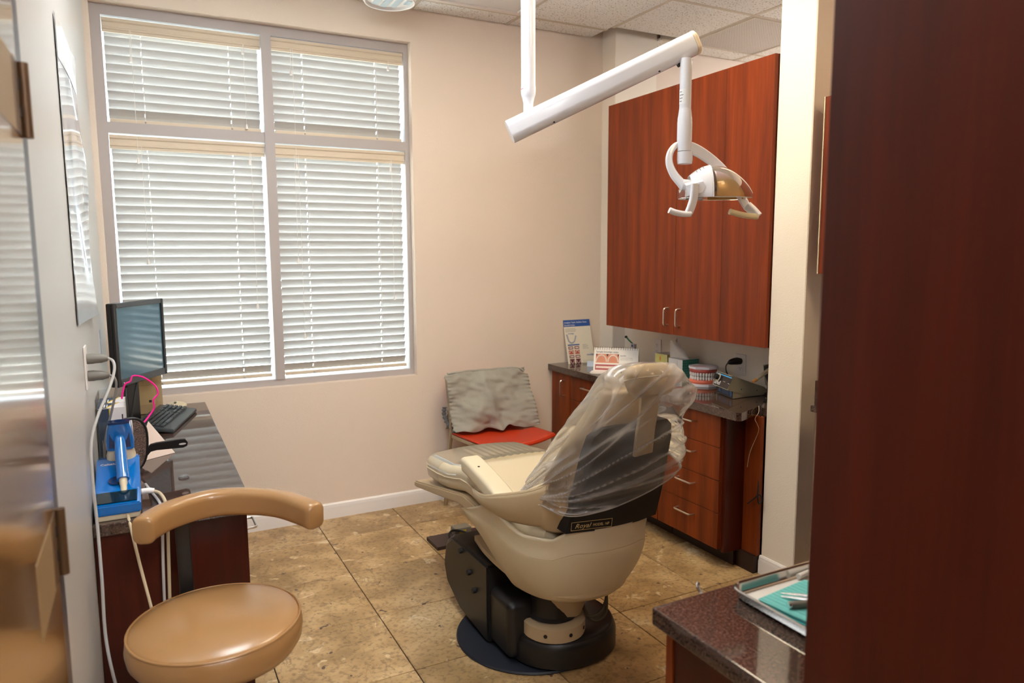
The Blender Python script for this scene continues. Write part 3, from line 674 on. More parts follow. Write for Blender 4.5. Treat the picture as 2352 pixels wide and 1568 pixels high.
obj('side_cord', tube(new(), cr([(.0, 2.457, DZ+.028), (.018, 2.44, DZ+.024), (.030, 2.39, DZ+.016), (.034, 2.33, DZ+.010), (.034, 2.277, DZ-.004), (.030, 2.268, DZ-.12), (.022, 2.262, .36), (.02, 2.25, .15), (.05, 2.26, .012)], 6), .0048, 8), M_cord, cu)
sc = tag(obj('data_cable', tube(new(), cr([(-.02, 2.62, DZ+.006), (.0, 2.50, DZ+.006), (.016, 2.40, DZ+.007), (.020, 2.33, DZ+.006), (.020, 2.274, DZ-.006), (.014, 2.266, DZ-.15), (.008, 2.262, .35), (.0, 2.25, .12), (.02, 2.24, .008)], 6), .0042, 8), simple('grey_white_cable', C(188, 186, 186), .5)), 'grey white cable dropping over the desk edge beside the stool', 'cable')
# pink cord loop and clip
pk = thing('pink_cord', 'bright pink looped cord sticking up from the glove holder', 'cord', (-.06, 2.86, .92))
obj('loop', tube(new(), cr([(-.052, 2.80, .868), (-.03, 2.82, .895), (.005, 2.86, .93), (.022, 2.87, .955), (.022, 2.87, .985), (.038, 2.88, 1.005), (.030, 2.88, 1.035), (.0, 2.87, 1.066), (-.022, 2.86, 1.078), (-.040, 2.86, 1.078), (-.048, 2.86, 1.060), (-.064, 2.86, 1.052), (-.073, 2.86, 1.025), (-.078, 2.86, 1.000)], 6), .0030, 8), simple('hot_pink_cord', C(250, 30, 150), .35), pk)
obj('second_strand', tube(new(), [(-.056, 2.797, .872), (-.03, 2.81, .900), (-.016, 2.82, .912)], .0026, 8), simple('deep_pink_cord', C(190, 20, 100), .4), pk)
tag(obj('blue_clip', loft(new(), [[Vector((-.045+x*.010, 2.797+y*.007, z)) for x, y in ring2(1, 1, 14, 2.5)] for z in (.845, .86, .90)]), simple('royal_blue_plastic', C(40, 36, 170), .3)), 'small royal blue clip at the foot of the pink cord', 'clip')
tag(obj('clear_hook', lathe(new(), [(.008, 0), (.016, 0), (.018, .003), (.016, .007), (.008, .007)], (.098, 2.66, DZ), 24), clear('clear_ring', (.8, .82, .82, 1), .3, .05, .1)), 'small clear plastic ring lying on the granite desk', 'ring')

# ------------------------------------------------------------------ stool
SX, SY = .127, 1.933
st = thing('stool', 'tan vinyl dental assistant stool with curved arm rest', 'stool', (SX, SY, 0))
obj('seat', lathe(new(), [(.02, .472), (.17, .472), (.198, .478), (.212, .50), (.216, .525), (.213, .548), (.207, .558), (.200, .563), (.17, .573), (.11, .582), (.05, .585), (.001, .586)], (SX, SY, 0), 56), M_tan, st, smooth=60)
obj('seat_piping', tube(new(), [(SX+.2095*math.cos(2*math.pi*k/56), SY+.2095*math.sin(2*math.pi*k/56), .558) for k in range(57)], .0032, 8), M_tan, st)
obj('seat_pan', lathe(new(), [(.001, .455), (.15, .455), (.16, .472), (.001, .472)], (SX, SY, 0), 32), M_black, st)
obj('gas_column', cyl(new(), (SX, SY, .10), (SX, SY, .455), .024), M_black, st)
for k in range(5):
    a = 2*math.pi*k/5+.35; d_ = Vector((math.cos(a), math.sin(a), 0)); c_ = Vector((SX, SY, 0))
    lg = obj('base_leg', tube(new(), [c_+d_*.02+Vector((0, 0, .10)), c_+d_*.12+Vector((0, 0, .085)), c_+d_*.235+Vector((0, 0, .064))], [.022, .018, .014], 10), M_black, st)
    obj('caster', cyl(new(), c_+d_*.235+Vector((-d_.y*.018, d_.x*.018, .0265)), c_+d_*.235-Vector((-d_.y*.018, d_.x*.018, -.0265)), .0265, seg=18), M_black, lg)
obj('arm_post', tube(new(), cr([(.085, 2.03, .462), (.072, 2.13, .468), (.070, 2.165, .50), (.070, 2.168, .58), (.068, 2.160, .70), (.066, 2.135, .795)], 6), 1, sec=rrect(.007, .019, .004, 3), upv=(0, 1, 0.2)), M_black, st)
arc = cr([(-.030, 2.015, .797), (-.012, 2.052, .799), (.045, 2.115, .800), (.14, 2.152, .802), (.23, 2.128, .802), (.312, 2.065, .801), (.365, 1.975, .799), (.390, 1.915, .797)], 7)
nA = len(arc); scl = [.80, .93, .99]+[1]*(nA-6)+[.99, .93, .80]
obj('arm_rest', tube(new(), arc, scl, sec=rrect(.037, .028, .020, 5), upv=(0, 0, 1)), M_tan, st, smooth=50)
# ------------------------------------------------------------------ right-hand cabinets
CZ = .79
ct = [(2.345, 4.026), (2.345, 2.352), (2.362, 2.335), (2.528, 2.398), (2.528, 2.352), (2.847, 2.352), (2.847, 3.877), (2.747, 3.877), (2.747, 4.026)]
bm = prism(new(), ct, lambda p: Vector((p[0], p[1], CZ-.038)), lambda p: Vector((p[0], p[1], CZ)))
tag(obj('granite_countertop', bm, M_gran, smooth=20), 'long polished granite countertop under the cherry wall cabinet', 'countertop')
FX = 2.37
def base_unit(y0, y1, label, kind):
    t = thing('base_cabinet', label, 'cabinet', (2.6, (y0+y1)/2, 0), 'cherry base cabinets under the long counter')
    obj('body', B(FX+.019, 2.74, y0+.001, y1-.001, .10, CZ-.039), M_cherry2, t, smooth=0)
    obj('toe_kick', B(2.475, 2.74, y0+.001, y1-.001, 0, .10), M_toe, t, smooth=0)
    if kind == 'door':
        d_ = obj('cabinet_door', B(FX, FX+.018, y0+.003, y1-.003, .098, CZ-.045, .001, 1), M_cherry2, t)
        obj('handle', pull((FX, y0+.065, .605), (FX, y0+.065, .705), (-1, 0, 0)), M_metal, d_)
    else:
        zs = [.098, .275, .434, .594, CZ-.045]
        for a, b_ in zip(zs, zs[1:]):
            d_ = obj('drawer', B(FX, FX+.018, y0+.003, y1-.003, a+.0015, b_-.0015, .001, 1), M_cherry2, t)
            zc = b_-.052; yc = (y0+y1)/2
            obj('handle', pull((FX, yc-.06, zc), (FX, yc+.06, zc), (-1, 0, 0)), M_metal, d_)
    return t
base_unit(3.795, 4.020, 'narrow cherry base cabinet with one door against the back wall', 'door')
base_unit(3.355, 3.793, 'cherry drawer cabinet beside the narrow door unit', 'dr')
base_unit(2.918, 3.353, 'cherry drawer cabinet hidden behind the dental chair back', 'dr')
e_ = base_unit(2.470, 2.916, 'cherry drawer cabinet nearest the column, four drawers', 'dr')
obj('end_panel', B(FX+.02, 2.505, 2.448, 2.469, .085, CZ-.039, .001, 1), M_mahog, e_)
obj('filler_panel', B(2.506, 2.526, 2.354, 2.469, .085, CZ-.039), M_cherry2, e_)
obj('filler_toe', B(2.49, 2.526, 2.356, 2.469, 0, .084), M_toe, e_)
# wall cabinet
wc = thing('wall_cabinet', 'wide cherry wall cabinet with two doors above the counter', 'cabinet', (2.68, 2.98, 1.071))
obj('body', B(2.531, 2.848, 2.356, 3.604, 1.074, 2.357), M_cherry, wc, smooth=0)
obj('side_panel', B(2.531, 2.8, 2.352, 2.356, 1.071, 2.36), M_mahog, wc, smooth=0)
for ya, ym, yb, hy in ((2.354, 2.645, 2.9825, 2.936), (2.9855, 3.286, 3.606, 3.031)):
    d_ = obj('cabinet_door', B(2.514, 2.530, ya, yb, 1.071, 2.36), M_cherry, wc, smooth=0)
    obj('veneer_panel', B(2.510, 2.514, ya, ym-.0006, 1.071, 2.36, .0006, 1), M_cherry, d_, smooth=0)
    obj('veneer_panel', B(2.510, 2.514, ym+.0006, yb, 1.071, 2.36, .0006, 1), M_cherry, d_, smooth=0)
    obj('handle', pull((2.510, hy, 1.121), (2.510, hy, 1.211), (-1, 0, 0), .005), M_metal, d_)
# outlets on the wall behind the counter
def outlet(y, z, lab):
    t = thing('wall_outlet', lab, 'outlet', (2.85, y, z))
    obj('cover_plate', B(2.844, 2.85, y-.036, y+.036, z-.058, z+.058, .002, 1), M_white, t)
    for dz in (-.02, .02):
        s_ = obj('socket', B(2.8425, 2.844, y-.016, y+.016, z+dz-.014, z+dz+.014, .001, 1), M_white, t)
        for q in ((-.006, .004), (.006, .004), (0, -.006)): obj('slot', B(2.842, 2.8425, y+q[0]-.0012, y+q[0]+.0012, z+dz+q[1]-.003, z+dz+q[1]+.003), M_blackm, s_, smooth=0)
outlet(3.535, .915, 'white wall outlet behind the tissue boxes')
outlet(2.832, .905, 'white wall outlet with the black plug')
bp_ = thing('black_plug', 'black right angled power plug in the counter outlet', 'plug', (2.84, 2.832, .93))
obj('plug_body', tube(new(), [(2.8415, 2.832, .925), (2.82, 2.832, .928), (2.80, 2.836, .927), (2.785, 2.848, .922), (2.778, 2.856, .916)], [.017, .020, .018, .014, .007], 12), M_black, bp_)
obj('cord', tube(new(), cr([(2.778, 2.856, .917), (2.770, 2.862, .90), (2.768, 2.855, .87), (2.775, 2.835, .84), (2.79, 2.81, .81), (2.80, 2.78, .797)], 6), .0032, 8), M_blackm, bp_)
# brochure display leaning on the back wall
br = thing('brochure_display', 'upright orthodontic brochure with blue header leaning on back wall', 'brochure', (2.555, 3.96, CZ))
BM = frameM((2.452, 3.945, CZ+.001), (1, 0, 0), (0, .072, .28)); BW, BH = .205, .288
obj('board', plate(BM, 0, BW, 0, BH, .003, -.003), simple('brochure_cream', C(232, 224, 206), .4), br, smooth=0)
M_bblue = simple('brochure_blue', C(48, 88, 160), .4)
obj('header', plate(BM, 0, BW, BH-.045, BH, .0006), M_bblue, br, smooth=0)
T = lambda x, y: BM @ Matrix.Translation((x, y, .0008))
text('lettering', 'Straighter Teeth, Healthier Gums,', .0155, M_inkw, T(.006, BH-.022), br, xs=.82)
text('lettering', 'Beautiful Smiles', .0155, M_inkw, T(.006, BH-.040), br, xs=.82)
for k in range(3): obj('print_line', plate(BM, .008, .085+.008*(k % 2), BH-.060-k*.009, BH-.0575-k*.009, .0004), M_inkg, br, smooth=0)
text('lettering', 'invisalign', .014, M_inkb, T(.026, BH-.095), br, xs=.9)
al = [(.014, BH-.095), (.018, BH-.115), (.024, BH-.138), (.036, BH-.150), (.050, BH-.152), (.064, BH-.144), (.074, BH-.126), (.082, BH-.106)]
obj('aligner_picture', tube(new(), cr([BM @ Vector((x, y, .001)) for x, y in al], 4), .0055, 6), simple('aligner_grey', C(168, 170, 182), .4), br)
obj('band', plate(BM, .012, .102, BH-.170, BH-.162, .0006), M_bblue, br, smooth=0)
M_gum = simple('print_gum', C(190, 96, 84), .4); M_dk = simple('print_maroon', C(104, 44, 52), .4); M_tooth = simple('print_tooth', C(236, 222, 208), .4)
for r_ in range(4):
    for c_ in range(2):
        x0 = .015+c_*.046; hh = (.018, .026, .018, .030)[r_]; y1 = BH-(.176, .201, .234, .258)[r_]
        ph = obj('print_photo', plate(BM, x0, x0+.036, y1-hh, y1, .0006), M_gum if r_ == 1 else M_dk, br, smooth=0)
        if r_ in (0, 2): obj('teeth_print', plate(BM, x0+.005, x0+.031, y1-hh+.005, y1-.005, .0003, .0007), M_tooth, ph, smooth=0)
        else:
            s_ = 1 if r_ == 1 else -1; cyy = y1-hh/2-s_*.006
            obj('teeth_print', tube(new(), [BM @ Vector((x0+.018+.013*math.cos(t), cyy+s_*(hh*.62)*math.sin(t), .0009)) for t in [math.pi*k/8 for k in range(9)]], .0016, 5), M_tooth, ph)
text('lettering', 'invisalign', .018, M_inkb, T(.150, .046), br, xs=.9)
obj('pocket', plate(BM, .112, BW, .004, .018, .004), M_acr, br, smooth=0)
for k in range(4): obj('print_line', plate(BM, .125, .160+.01*(k % 2), .118-k*.008, .120-k*.008, .0004), M_inkg, br, smooth=0)
tag(obj('business_card', plate(frameM((2.50, 3.80, CZ+.001), (.6, -.7, 0), (.15, .1, 1)), 0, .05, 0, .035, .001), simple('pale_blue_card', C(196, 206, 226), .4), smooth=0), 'tiny pale blue card standing on the counter before the brochure', 'card')
# flip calendar
ca = thing('flip_calendar', 'spiral bound flip calendar of dental photos on the counter', 'calendar', (2.51, 3.5, CZ))
cxv = Vector((2.615-2.42, 3.425-3.605, 0)).normalized(); cn = Vector((cxv.y, -cxv.x, 0)); 
CM = frameM((2.418, 3.607, CZ+.008), cxv, Vector((0, 0, 1))-cn*.30); CW, CH = .268, .142
M_page = simple('page_white', C(238, 232, 224), .4)
obj('front_page', plate(CM, 0, CW, 0, CH, .0015), M_page, ca, smooth=0)
obj('back_board', plate(frameM(CM @ Vector((0, CH, -.001)), cxv, Vector((0, 0, -1))-cn*.32), 0, CW, 0, CH+.006, .0015), simple('board_tan', C(176, 150, 110), .6), ca, smooth=0)
for k in range(3):
    o_ = Vector((2.418, 3.607, CZ+.0015+k*.003))+cn*(-.01-.006*k)*0
    bm = new(); box(bm, -.004*k, CW-.004*k, -.085, -.005+.002*k, 0, .002); bm.transform(frameM(o_, cxv, Vector((-cn.x, -cn.y, 0)))); obj('flipped_page', bm, M_page, ca, smooth=0)
for k in range(19):
    obj('spiral_ring', tube(new(), [CM @ Vector((.008+k*.014, CH+.001+.0055*math.cos(t), .0005+.0055*math.sin(t))) for t in [2*math.pi*q/8 for q in range(9)]], .0011, 5), simple('ring_brass', C(120, 100, 70), .3, .8) if k == 0 else MATS['ring_brass'], ca)
    obj('punch_hole', plate(CM, .005+k*.014, .010+k*.014, CH-.010, CH-.007, .0005, .0015), M_ink, ca, smooth=0)
TC_ = lambda x, y: CM @ Matrix.Translation((x, y, .0022))
text('lettering', 'Sample Invisalign cases:', .0155, M_ink, TC_(.012, CH-.030), ca, ext=.0004, xs=.95)
M_pal = simple('print_palate', C(214, 138, 104), .4); M_red = simple('print_red', C(170, 78, 80), .4)
ph = obj('print_photo', plate(CM, .012, .152, .050, .104, .0006, .0015), M_pal, ca, smooth=0)
for q in (.047, .117):
    obj('teeth_print', tube(new(), [CM @ Vector((q+.030*math.cos(t), .056+.040*math.sin(t), .0025)) for t in [math.pi*k/12 for k in range(13)]], .0042, 6), M_tooth, ph)
for xa, xb in ((.0125, .022), (.075, .089), (.142, .1515)): obj('dark_print', prism(new(), [(xa, .1035), (xb, .1035), ((xa+xb)/2, .086)], lambda p: CM @ Vector((p[0], p[1], .0021)), lambda p: CM @ Vector((p[0], p[1], .0024))), M_ink, ph, smooth=0)
ph = obj('print_photo', plate(CM, .010, .152, .006, .040, .0006, .0015), M_red, ca, smooth=0)
for k in range(16): obj('teeth_print', plate(CM, .016+k*.0084, .0235+k*.0084, .017, .029, .0003, .0021, 0), M_tooth, ph, smooth=0)
text('lettering', 'Jennifer', .0115, M_ink, TC_(.160, .092), ca)
text('small_lettering', 'Treatment time: 12 months', .0078, M_inkg, TC_(.160, .080), ca, xs=.85); text('small_lettering', 'Aligners: 20 upper, 17 lower', .0078, M_inkg, TC_(.160, .070), ca, xs=.85)
# small tube with green cap on the wall behind the calendar
tb = thing('paste_tube', 'small white tube with green cap behind the flip calendar', 'tube', (2.74, 3.70, .93))
ta, tbb = Vector((2.752, 3.745, .962)), Vector((2.742, 3.655, .918))
obj('tube_body', B(2.735, 2.760, 3.63, 3.665, CZ, .938, .004), M_gwhite, tb); obj('label_mark', B(2.7343, 2.735, 3.637, 3.652, .918, .934), M_inkb, tb, smooth=0)
obj('green_straw', tube(new(), [(2.748, 3.655, .935), (2.750, 3.70, .955), (2.752, 3.725, .968)], .005, 8), simple('green_plastic', C(20, 110, 70), .3), tb)
obj('dark_cap', ball(new(), (2.752, 3.733, .972), .009, (1, 1.2, .9), 12, 8), M_blackm, tb)
# tissue boxes
M_teal = None
def teal_mat():
    m, n, l, b = mk('teal_pattern_card'); tc = n.new('ShaderNodeTexCoord'); v_ = n.new('ShaderNodeTexVoronoi'); v_.feature = 'DISTANCE_TO_EDGE'; v_.inputs['Scale'].default_value = 70; v_.inputs['Randomness'].default_value = .15
    l.new(tc.outputs['Object'], v_.inputs['Vector']); r = n.new('ShaderNodeValToRGB'); r.color_ramp.elements[0].position = .04; r.color_ramp.elements[1].position = .10
    r.color_ramp.elements[0].color = C(120, 178, 160); r.color_ramp.elements[1].color = C(40, 128, 112); l.new(v_.outputs['Distance'], r.inputs['Fac']); l.new(r.outputs[0], b.inputs['Base Color']); b.inputs['Roughness'].default_value = .5; return m
M_teal = teal_mat(); M_card = simple('white_card', C(226, 222, 216), .5)
def tissue(x0, x1, y0, y1, h, lab, side, extra):
    t = thing('tissue_box', lab, 'tissue box', ((x0+x1)/2, (y0+y1)/2, CZ))
    obj('carton', B(x0, x1, y0+.0006, y1, CZ, CZ+h, .001, 1), M_card, t); obj('printed_side', B(x0, x1, y0, y0+.0006, CZ, CZ+h), side, t, smooth=0)
    extra(t); return t
def exA(t):
    obj('round_logo', loft(new(), [[Vector((2.6795-z, 3.135+x*.011, CZ+.028+y*.014)) for x, y in ring2(1, 1, 20, 2)] for z in (0, .0008)]), simple('logo_blue', C(40, 140, 200), .4), t)
    obj('seam_line', B(2.6795, 2.68, 3.148, 3.149, CZ+.01, CZ+.11), M_inkg, t, smooth=0)
    def ts(u, v_):      # fan of tissue rising from the slot, leaning to the left
        a = (u-.5); h = v_; top = .095*(1-1.1*max(0, u-.25)**1.2)
        return (2.725+.02*a+.010*math.sin(7*u+2*h)*h, 3.255-.15*u*(1-.15*h)+.012*h, CZ+.112+top*h+.004*math.sin(11*u)*h)
    obj('tissue', grid(new(), ts, 20, 12), simple('tissue_paper', C(232, 228, 224), .7), t, solid=.001)
    def ts2(u, v_):
        return (2.74+.012*math.sin(6*u+v_), 3.262-.085*u*(1-.6*v_)-.02*v_, CZ+.112+.118*v_*(1-.3*u))
    obj('tissue', grid(new(), ts2, 12, 8), MATS['tissue_paper'], t, solid=.001)
tissue(2.680, 2.800, 3.105, 3.225, .117, 'white and teal tissue box with a tissue pulled up', M_teal, exA)
M_yel = simple('pale_yellow_card', C(226, 216, 130), .5)
def exB(t):
    obj('yellow_side', B(2.6995, 2.70, 3.27, 3.37, CZ, CZ+.125), M_yel, t, smooth=0)
    obj('orange_drop', loft(new(), [[Vector((2.6992-z, 3.325+x*.007, CZ+.098+y*.014)) for x, y in ring2(1, 1, 16, 1.6)] for z in (0, .0005)]), simple('orange_print', C(226, 150, 40), .4), t)
tissue(2.700, 2.800, 3.265, 3.372, .126, 'pale yellow tissue box behind the teal one', M_yel, exB)
# typodont
ty = thing('teeth_model', 'dental teeth model with pink gums on the counter', 'teeth model', (2.70, 2.955, CZ))
tc0 = Vector((2.700, 2.960, 0)); ta0 = math.atan2(-.70, -.72)   # faces the camera
def arch(a, r): t_ = ta0+a; return tc0+Vector((math.cos(t_)*r, math.sin(t_)*r, 0))
M_plw = simple('model_white', C(226, 218, 222), .35); M_gumu = simple('model_gum_dark', C(196, 86, 78), .35); M_guml = simple('model_gum_coral', C(240, 122, 92), .35); M_tth = simple('model_tooth', C(240, 232, 226), .2)
hexa = [(math.cos(t), math.sin(t)) for t in [ta0-1.75, ta0-1.1, ta0-.45, ta0+.45, ta0+1.1, ta0+1.75, ta0+2.6, ta0-2.6]]
def slab(z0, z1, r): return prism(new(), hexa, lambda p: tc0+Vector((p[0]*r, p[1]*r, z0)), lambda p: tc0+Vector((p[0]*r*.98, p[1]*r*.98, z1)))
obj('base_plate', slab(CZ, CZ+.013, .082), M_plw, ty, smooth=20); obj('top_plate', slab(CZ+.093, CZ+.103, .080), M_plw, ty, smooth=20)
for k in range(2): obj('print_line', plate(frameM(tc0+Vector((-.050, .034, CZ+.1032)), (.72, -.70, 0), (.70, .72, 0)), .006, .080-.012*k, -.006-k*.012, .001-k*.012, .0005), M_gumu, ty, smooth=0)
def gum(z0, z1, r, m, up):
    f = lambda u, v_: tuple(arch(-1.9+3.8*u, r+.006*math.sin(math.pi*v_))+Vector((0, 0, z0+(z1-z0)*v_+(.004*math.cos(u*84) if (v_ > .9 and up) or (v_ < .1 and not up) else 0))))
    return grid(new(), f, 90, 6)
obj('lower_gum', gum(CZ+.012, CZ+.034, .068, M_guml, True), M_guml, ty, solid=.004); obj('upper_gum', gum(CZ+.070, CZ+.094, .066, M_gumu, False), M_gumu, ty, solid=.004)
tooth_me = None
for row in (0, 1):
    for k in range(14):
        a = -1.45+k*2.9/13; w_ = .0125; z = CZ+(.031 if row == 0 else .054); h_ = .021 if row == 0 else .020; r_ = .066 if row == 0 else .068
        if tooth_me is None:
            bm = loft(new(), [[Vector((x*sx, y*sy, z_)) for x, y in ring2(1, 1, 10, 3.5)] for sx, sy, z_ in ((.003, .0045, 0), (.0042, .0058, .005), (.0045, .0062, .015), (.002, .0056, .021))])
            o = obj('tooth', bm, M_tth, ty, smooth=50); tooth_me = o.data
        else:
            o = bpy.data.objects.new('tooth', tooth_me); COL.objects.link(o); o.parent = ty; o.matrix_parent_inverse = Matrix.Translation(-Vector(ty['_base']))
        o.matrix_basis = Matrix.Translation(arch(a, r_)+Vector((0, 0, z if row == 0 else z+.021))) @ Matrix.Rotation(ta0+a, 4, 'Z') @ (Matrix() if row == 0 else Matrix.Diagonal((1, 1, -1, 1)))
obj('hinge_core', slab(CZ+.013, CZ+.093, .045), simple('model_dark', C(70, 44, 46), .6), ty, smooth=20)
tbsh = thing('toothbrush', 'red toothbrush lying in front of the teal tissue box', 'toothbrush', (2.60, 3.06, CZ))
obj('handle', tube(new(), cr([(2.53, 3.03, CZ+.018), (2.575, 3.035, CZ+.017), (2.61, 3.045, CZ+.020), (2.65, 3.05, CZ+.028)], 5), 1, sec=rrect(.0045, .006, .003, 3), upv=(0, 0, 1)), simple('red_plastic', C(220, 36, 30), .25), tbsh)
obj('stand_foot', B(2.528, 2.55, 3.022, 3.04, CZ, CZ+.015), MATS['red_plastic'], tbsh)
# desktop dental unit
du = thing('desktop_device', 'grey tilted desktop dental device with black control panel', 'device', (2.62, 2.665, CZ))
M_dev = simple('device_grey', C(150, 144, 126), .5, bump=(300, .1)); y0, y1 = 2.582, 2.745; sk = .06
def side(pts, ya, yb, name, m, z=CZ):
    # skewed so that the front runs slightly away from the wall
    return obj(name, loft(new(), [[Vector((2.545+x+(yy-y0)*.32, yy, z+h)) for x, h in pts] for yy in (ya, yb)]), m, du, smooth=20)
side([(0, .115), (-.030, .048), (.135, .0035), (.215, .0035), (.235, .028), (.212, .044)], y0, y1, 'upper_housing', M_dev)
side([(.006, .052), (.006, .003), (.16, .003)], y0+.002, y1-.002, 'lower_housing', M_dev)
fp = frameM(Vector((2.545-.030+(y1-y0)*.32, y1, CZ+.048)), (-.32, -1, 0), (.030, 0, .067))
Wd = (y1-y0)*math.hypot(1, .32)
obj('control_panel', plate(fp, .004, Wd-.004, .003, .070, .001), simple('panel_black', C(34, 30, 34), .25), du, smooth=0)
obj('blue_stripe', plate(fp, .006, Wd-.006, .060, .065, .0006, .001), simple('panel_cyan', C(60, 170, 235), .4), du, smooth=0)
kc = fp @ Vector((.032, .044, .001)); kd = (fp.to_3x3() @ Vector((0, 0, 1)))
obj('dial_ring', cyl(new(), kc, kc+kd*.002, .022), simple('dial_silver', C(200, 190, 170), .3, .3), du); obj('dial', cyl(new(), kc, kc+kd*.018, .014), M_blackm, du)
text('lettering', 'parkell', .030, M_inkw, fp @ Matrix.Translation((.010, .010, .0012)), du, xs=.8)
for q in ((.095, .032), (.145, .030)): obj('panel_mark', plate(fp, q[0], q[0]+.022, q[1], q[1]+.003, .0004, .001), M_inkg, du, smooth=0)
lp = frameM(Vector((2.5505+(y1-y0)*.32, y1, CZ+.004)), (-.32, -1, 0), (0, 0, 1))
obj('lower_label', plate(lp, .003, Wd-.004, .001, .044, .001), simple('label_navy_black', C(24, 30, 40), .3), du, smooth=0)
M_cy = simple('label_blue_print', C(50, 110, 170), .4)
for k in range(5): obj('print_line', plate(lp, .055, .125, .010+k*.0055, .0125+k*.0055, .0004, .001), M_cy, du, smooth=0)
obj('warning_triangle', prism(new(), [(.012, .010), (.042, .010), (.027, .036)], lambda p: lp @ Vector((p[0], p[1], .001)), lambda p: lp @ Vector((p[0], p[1], .0014))), M_cy, du, smooth=0)
obj('warning_ring', loft(new(), [[lp @ Vector((.150+x*.012, .022+y*.017, z)) for x, y in ring2(1, 1, 20, 2)] for z in (.001, .0014)]), M_cy, du)
for q in ((.06, .045), (.165, .03)): obj('screw', cyl(new(), (2.545+q[0], y0-.001, CZ+q[1]), (2.545+q[0], y0+.001, CZ+q[1]), .003, seg=10), M_blackm, du)
hs = thing('handpiece_stand', 'cream handpiece resting in a black bracket behind the grey device', 'handpiece', (2.80, 2.62, CZ))
bk = [(0, 0), (.035, 0), (.045, .05), (.0, .135), (-.025, .138), (-.022, .10), (.005, .05)]
obj('bracket', prism(new(), bk, lambda p: Vector((2.780+p[0], 2.555, CZ+.012+p[1])), lambda p: Vector((2.780+p[0], 2.585, CZ+.012+p[1]))), M_black, hs, smooth=0)
obj('bracket_foot', B(2.765, 2.83, 2.545, 2.60, CZ, CZ+.012, .003), M_black, hs)
obj('back_plate', prism(new(), [(0, .05), (.045, .02), (.045, .155), (-.02, .152)], lambda p: Vector((2.785+p[0], 2.586, CZ+p[1])), lambda p: Vector((2.785+p[0], 2.60, CZ+p[1]))), M_dev, hs, smooth=0)
hpp = [Vector((2.640, 2.545, CZ+.085)), Vector((2.66, 2.546, CZ+.092)), Vector((2.70, 2.548, CZ+.110)), Vector((2.74, 2.55, CZ+.128)), Vector((2.80, 2.552, CZ+.155))]
obj('handpiece', tube(new(), hpp[1:], [.0085, .0095, .011, .0105], 14), M_cream, hs); obj('orange_tip', tube(new(), hpp[:2]+[hpp[1]+Vector((.004, 0, .0015))], [.0065, .009, .009], 12), simple('orange_tip', C(228, 160, 84), .4), hs)
obj('hose', tube(new(), cr([(2.80, 2.552, CZ+.155), (2.825, 2.555, CZ+.13), (2.83, 2.56, CZ+.06), (2.80, 2.52, CZ+.012), (2.72, 2.49, CZ+.005), (2.64, 2.47, CZ+.004), (2.70, 2.44, CZ+.004), (2.60, 2.41, CZ+.004)], 6), .004, 8), M_blackm, hs)
# cords hanging at the end of the counter
tag(obj('hanging_cord', tube(new(), cr([(2.56, 2.418, CZ+.005), (2.520, 2.372, CZ+.004), (2.512, 2.366, .74), (2.513, 2.368, .55), (2.508, 2.360, .44), (2.495, 2.35, .38), (2.50, 2.345, .345), (2.512, 2.34, .36), (2.505, 2.348, .385), (2.49, 2.37, .36), (2.485, 2.40, .33)], 7), .0035, 8), M_blackm), 'black cord hanging down the end of the long counter', 'cord')
tag(obj('thin_wire', tube(new(), cr([(2.53, 2.395, CZ+.004), (2.505, 2.372, .77), (2.492, 2.380, .74), (2.498, 2.370, .715), (2.504, 2.368, .68), (2.49, 2.40, .58), (2.495, 2.42, .50)], 6), .0012, 6), M_cord), 'thin cream wire hanging beside the black cord', 'wire')
# ------------------------------------------------------------------ neighbouring bay seen past the partition end
nb = thing('bay_wall_cabinet', 'sliver of cherry wall cabinet beyond the cream column', 'cabinet', (2.68, 1.7, 1.41))
obj('body', B(2.512, 2.848, 1.25, 2.084, 1.414, 2.126), M_cherry, nb, smooth=0); obj('edge_strip', B(2.508, 2.514, 2.084, 2.088, 1.414, 2.126), M_cream, nb, smooth=0)
nt_ = thing('bay_countertop', 'granite counter end with backsplash beyond the cream column', 'countertop', (2.6, 1.6, .87))
obj('slab', B(2.352, 2.848, 1.25, 1.960, .870, .897, .003), M_gran, nt_); obj('end_splash', B(2.372, 2.848, 1.940, 1.958, .8975, .995), M_gran, nt_)
nc = thing('bay_base_cabinet', 'dark base cabinet beyond the cream column', 'cabinet', (2.6, 1.6, 0))
obj('body', B(2.376, 2.848, 1.25, 1.945, 0, .869), M_mahog, nc, smooth=0); obj('edge_strip', B(2.370, 2.376, 1.941, 1.946, 0, .869), M_cream, nc, smooth=0)
# tall cabinet at the right edge of the photo
tl = thing('tall_cabinet', 'tall dark mahogany cabinet filling the right edge', 'cabinet', (1.3, .2, 0))
obj('body', B(.918, 1.75, -.45, .741, .06, 2.72), M_mahog, tl, smooth=0); obj('cabinet_door', B(.900, .917, -.448, .741, .06, 2.72, .002, 1), M_mahog, tl); obj('plinth', B(.95, 1.74, -.44, .72, 0, .06), M_toe, tl, smooth=0)
obj('handle', pull((.900, -.40, 1.0), (.900, -.40, 1.14), (-1, 0, 0)), M_metal, tl)
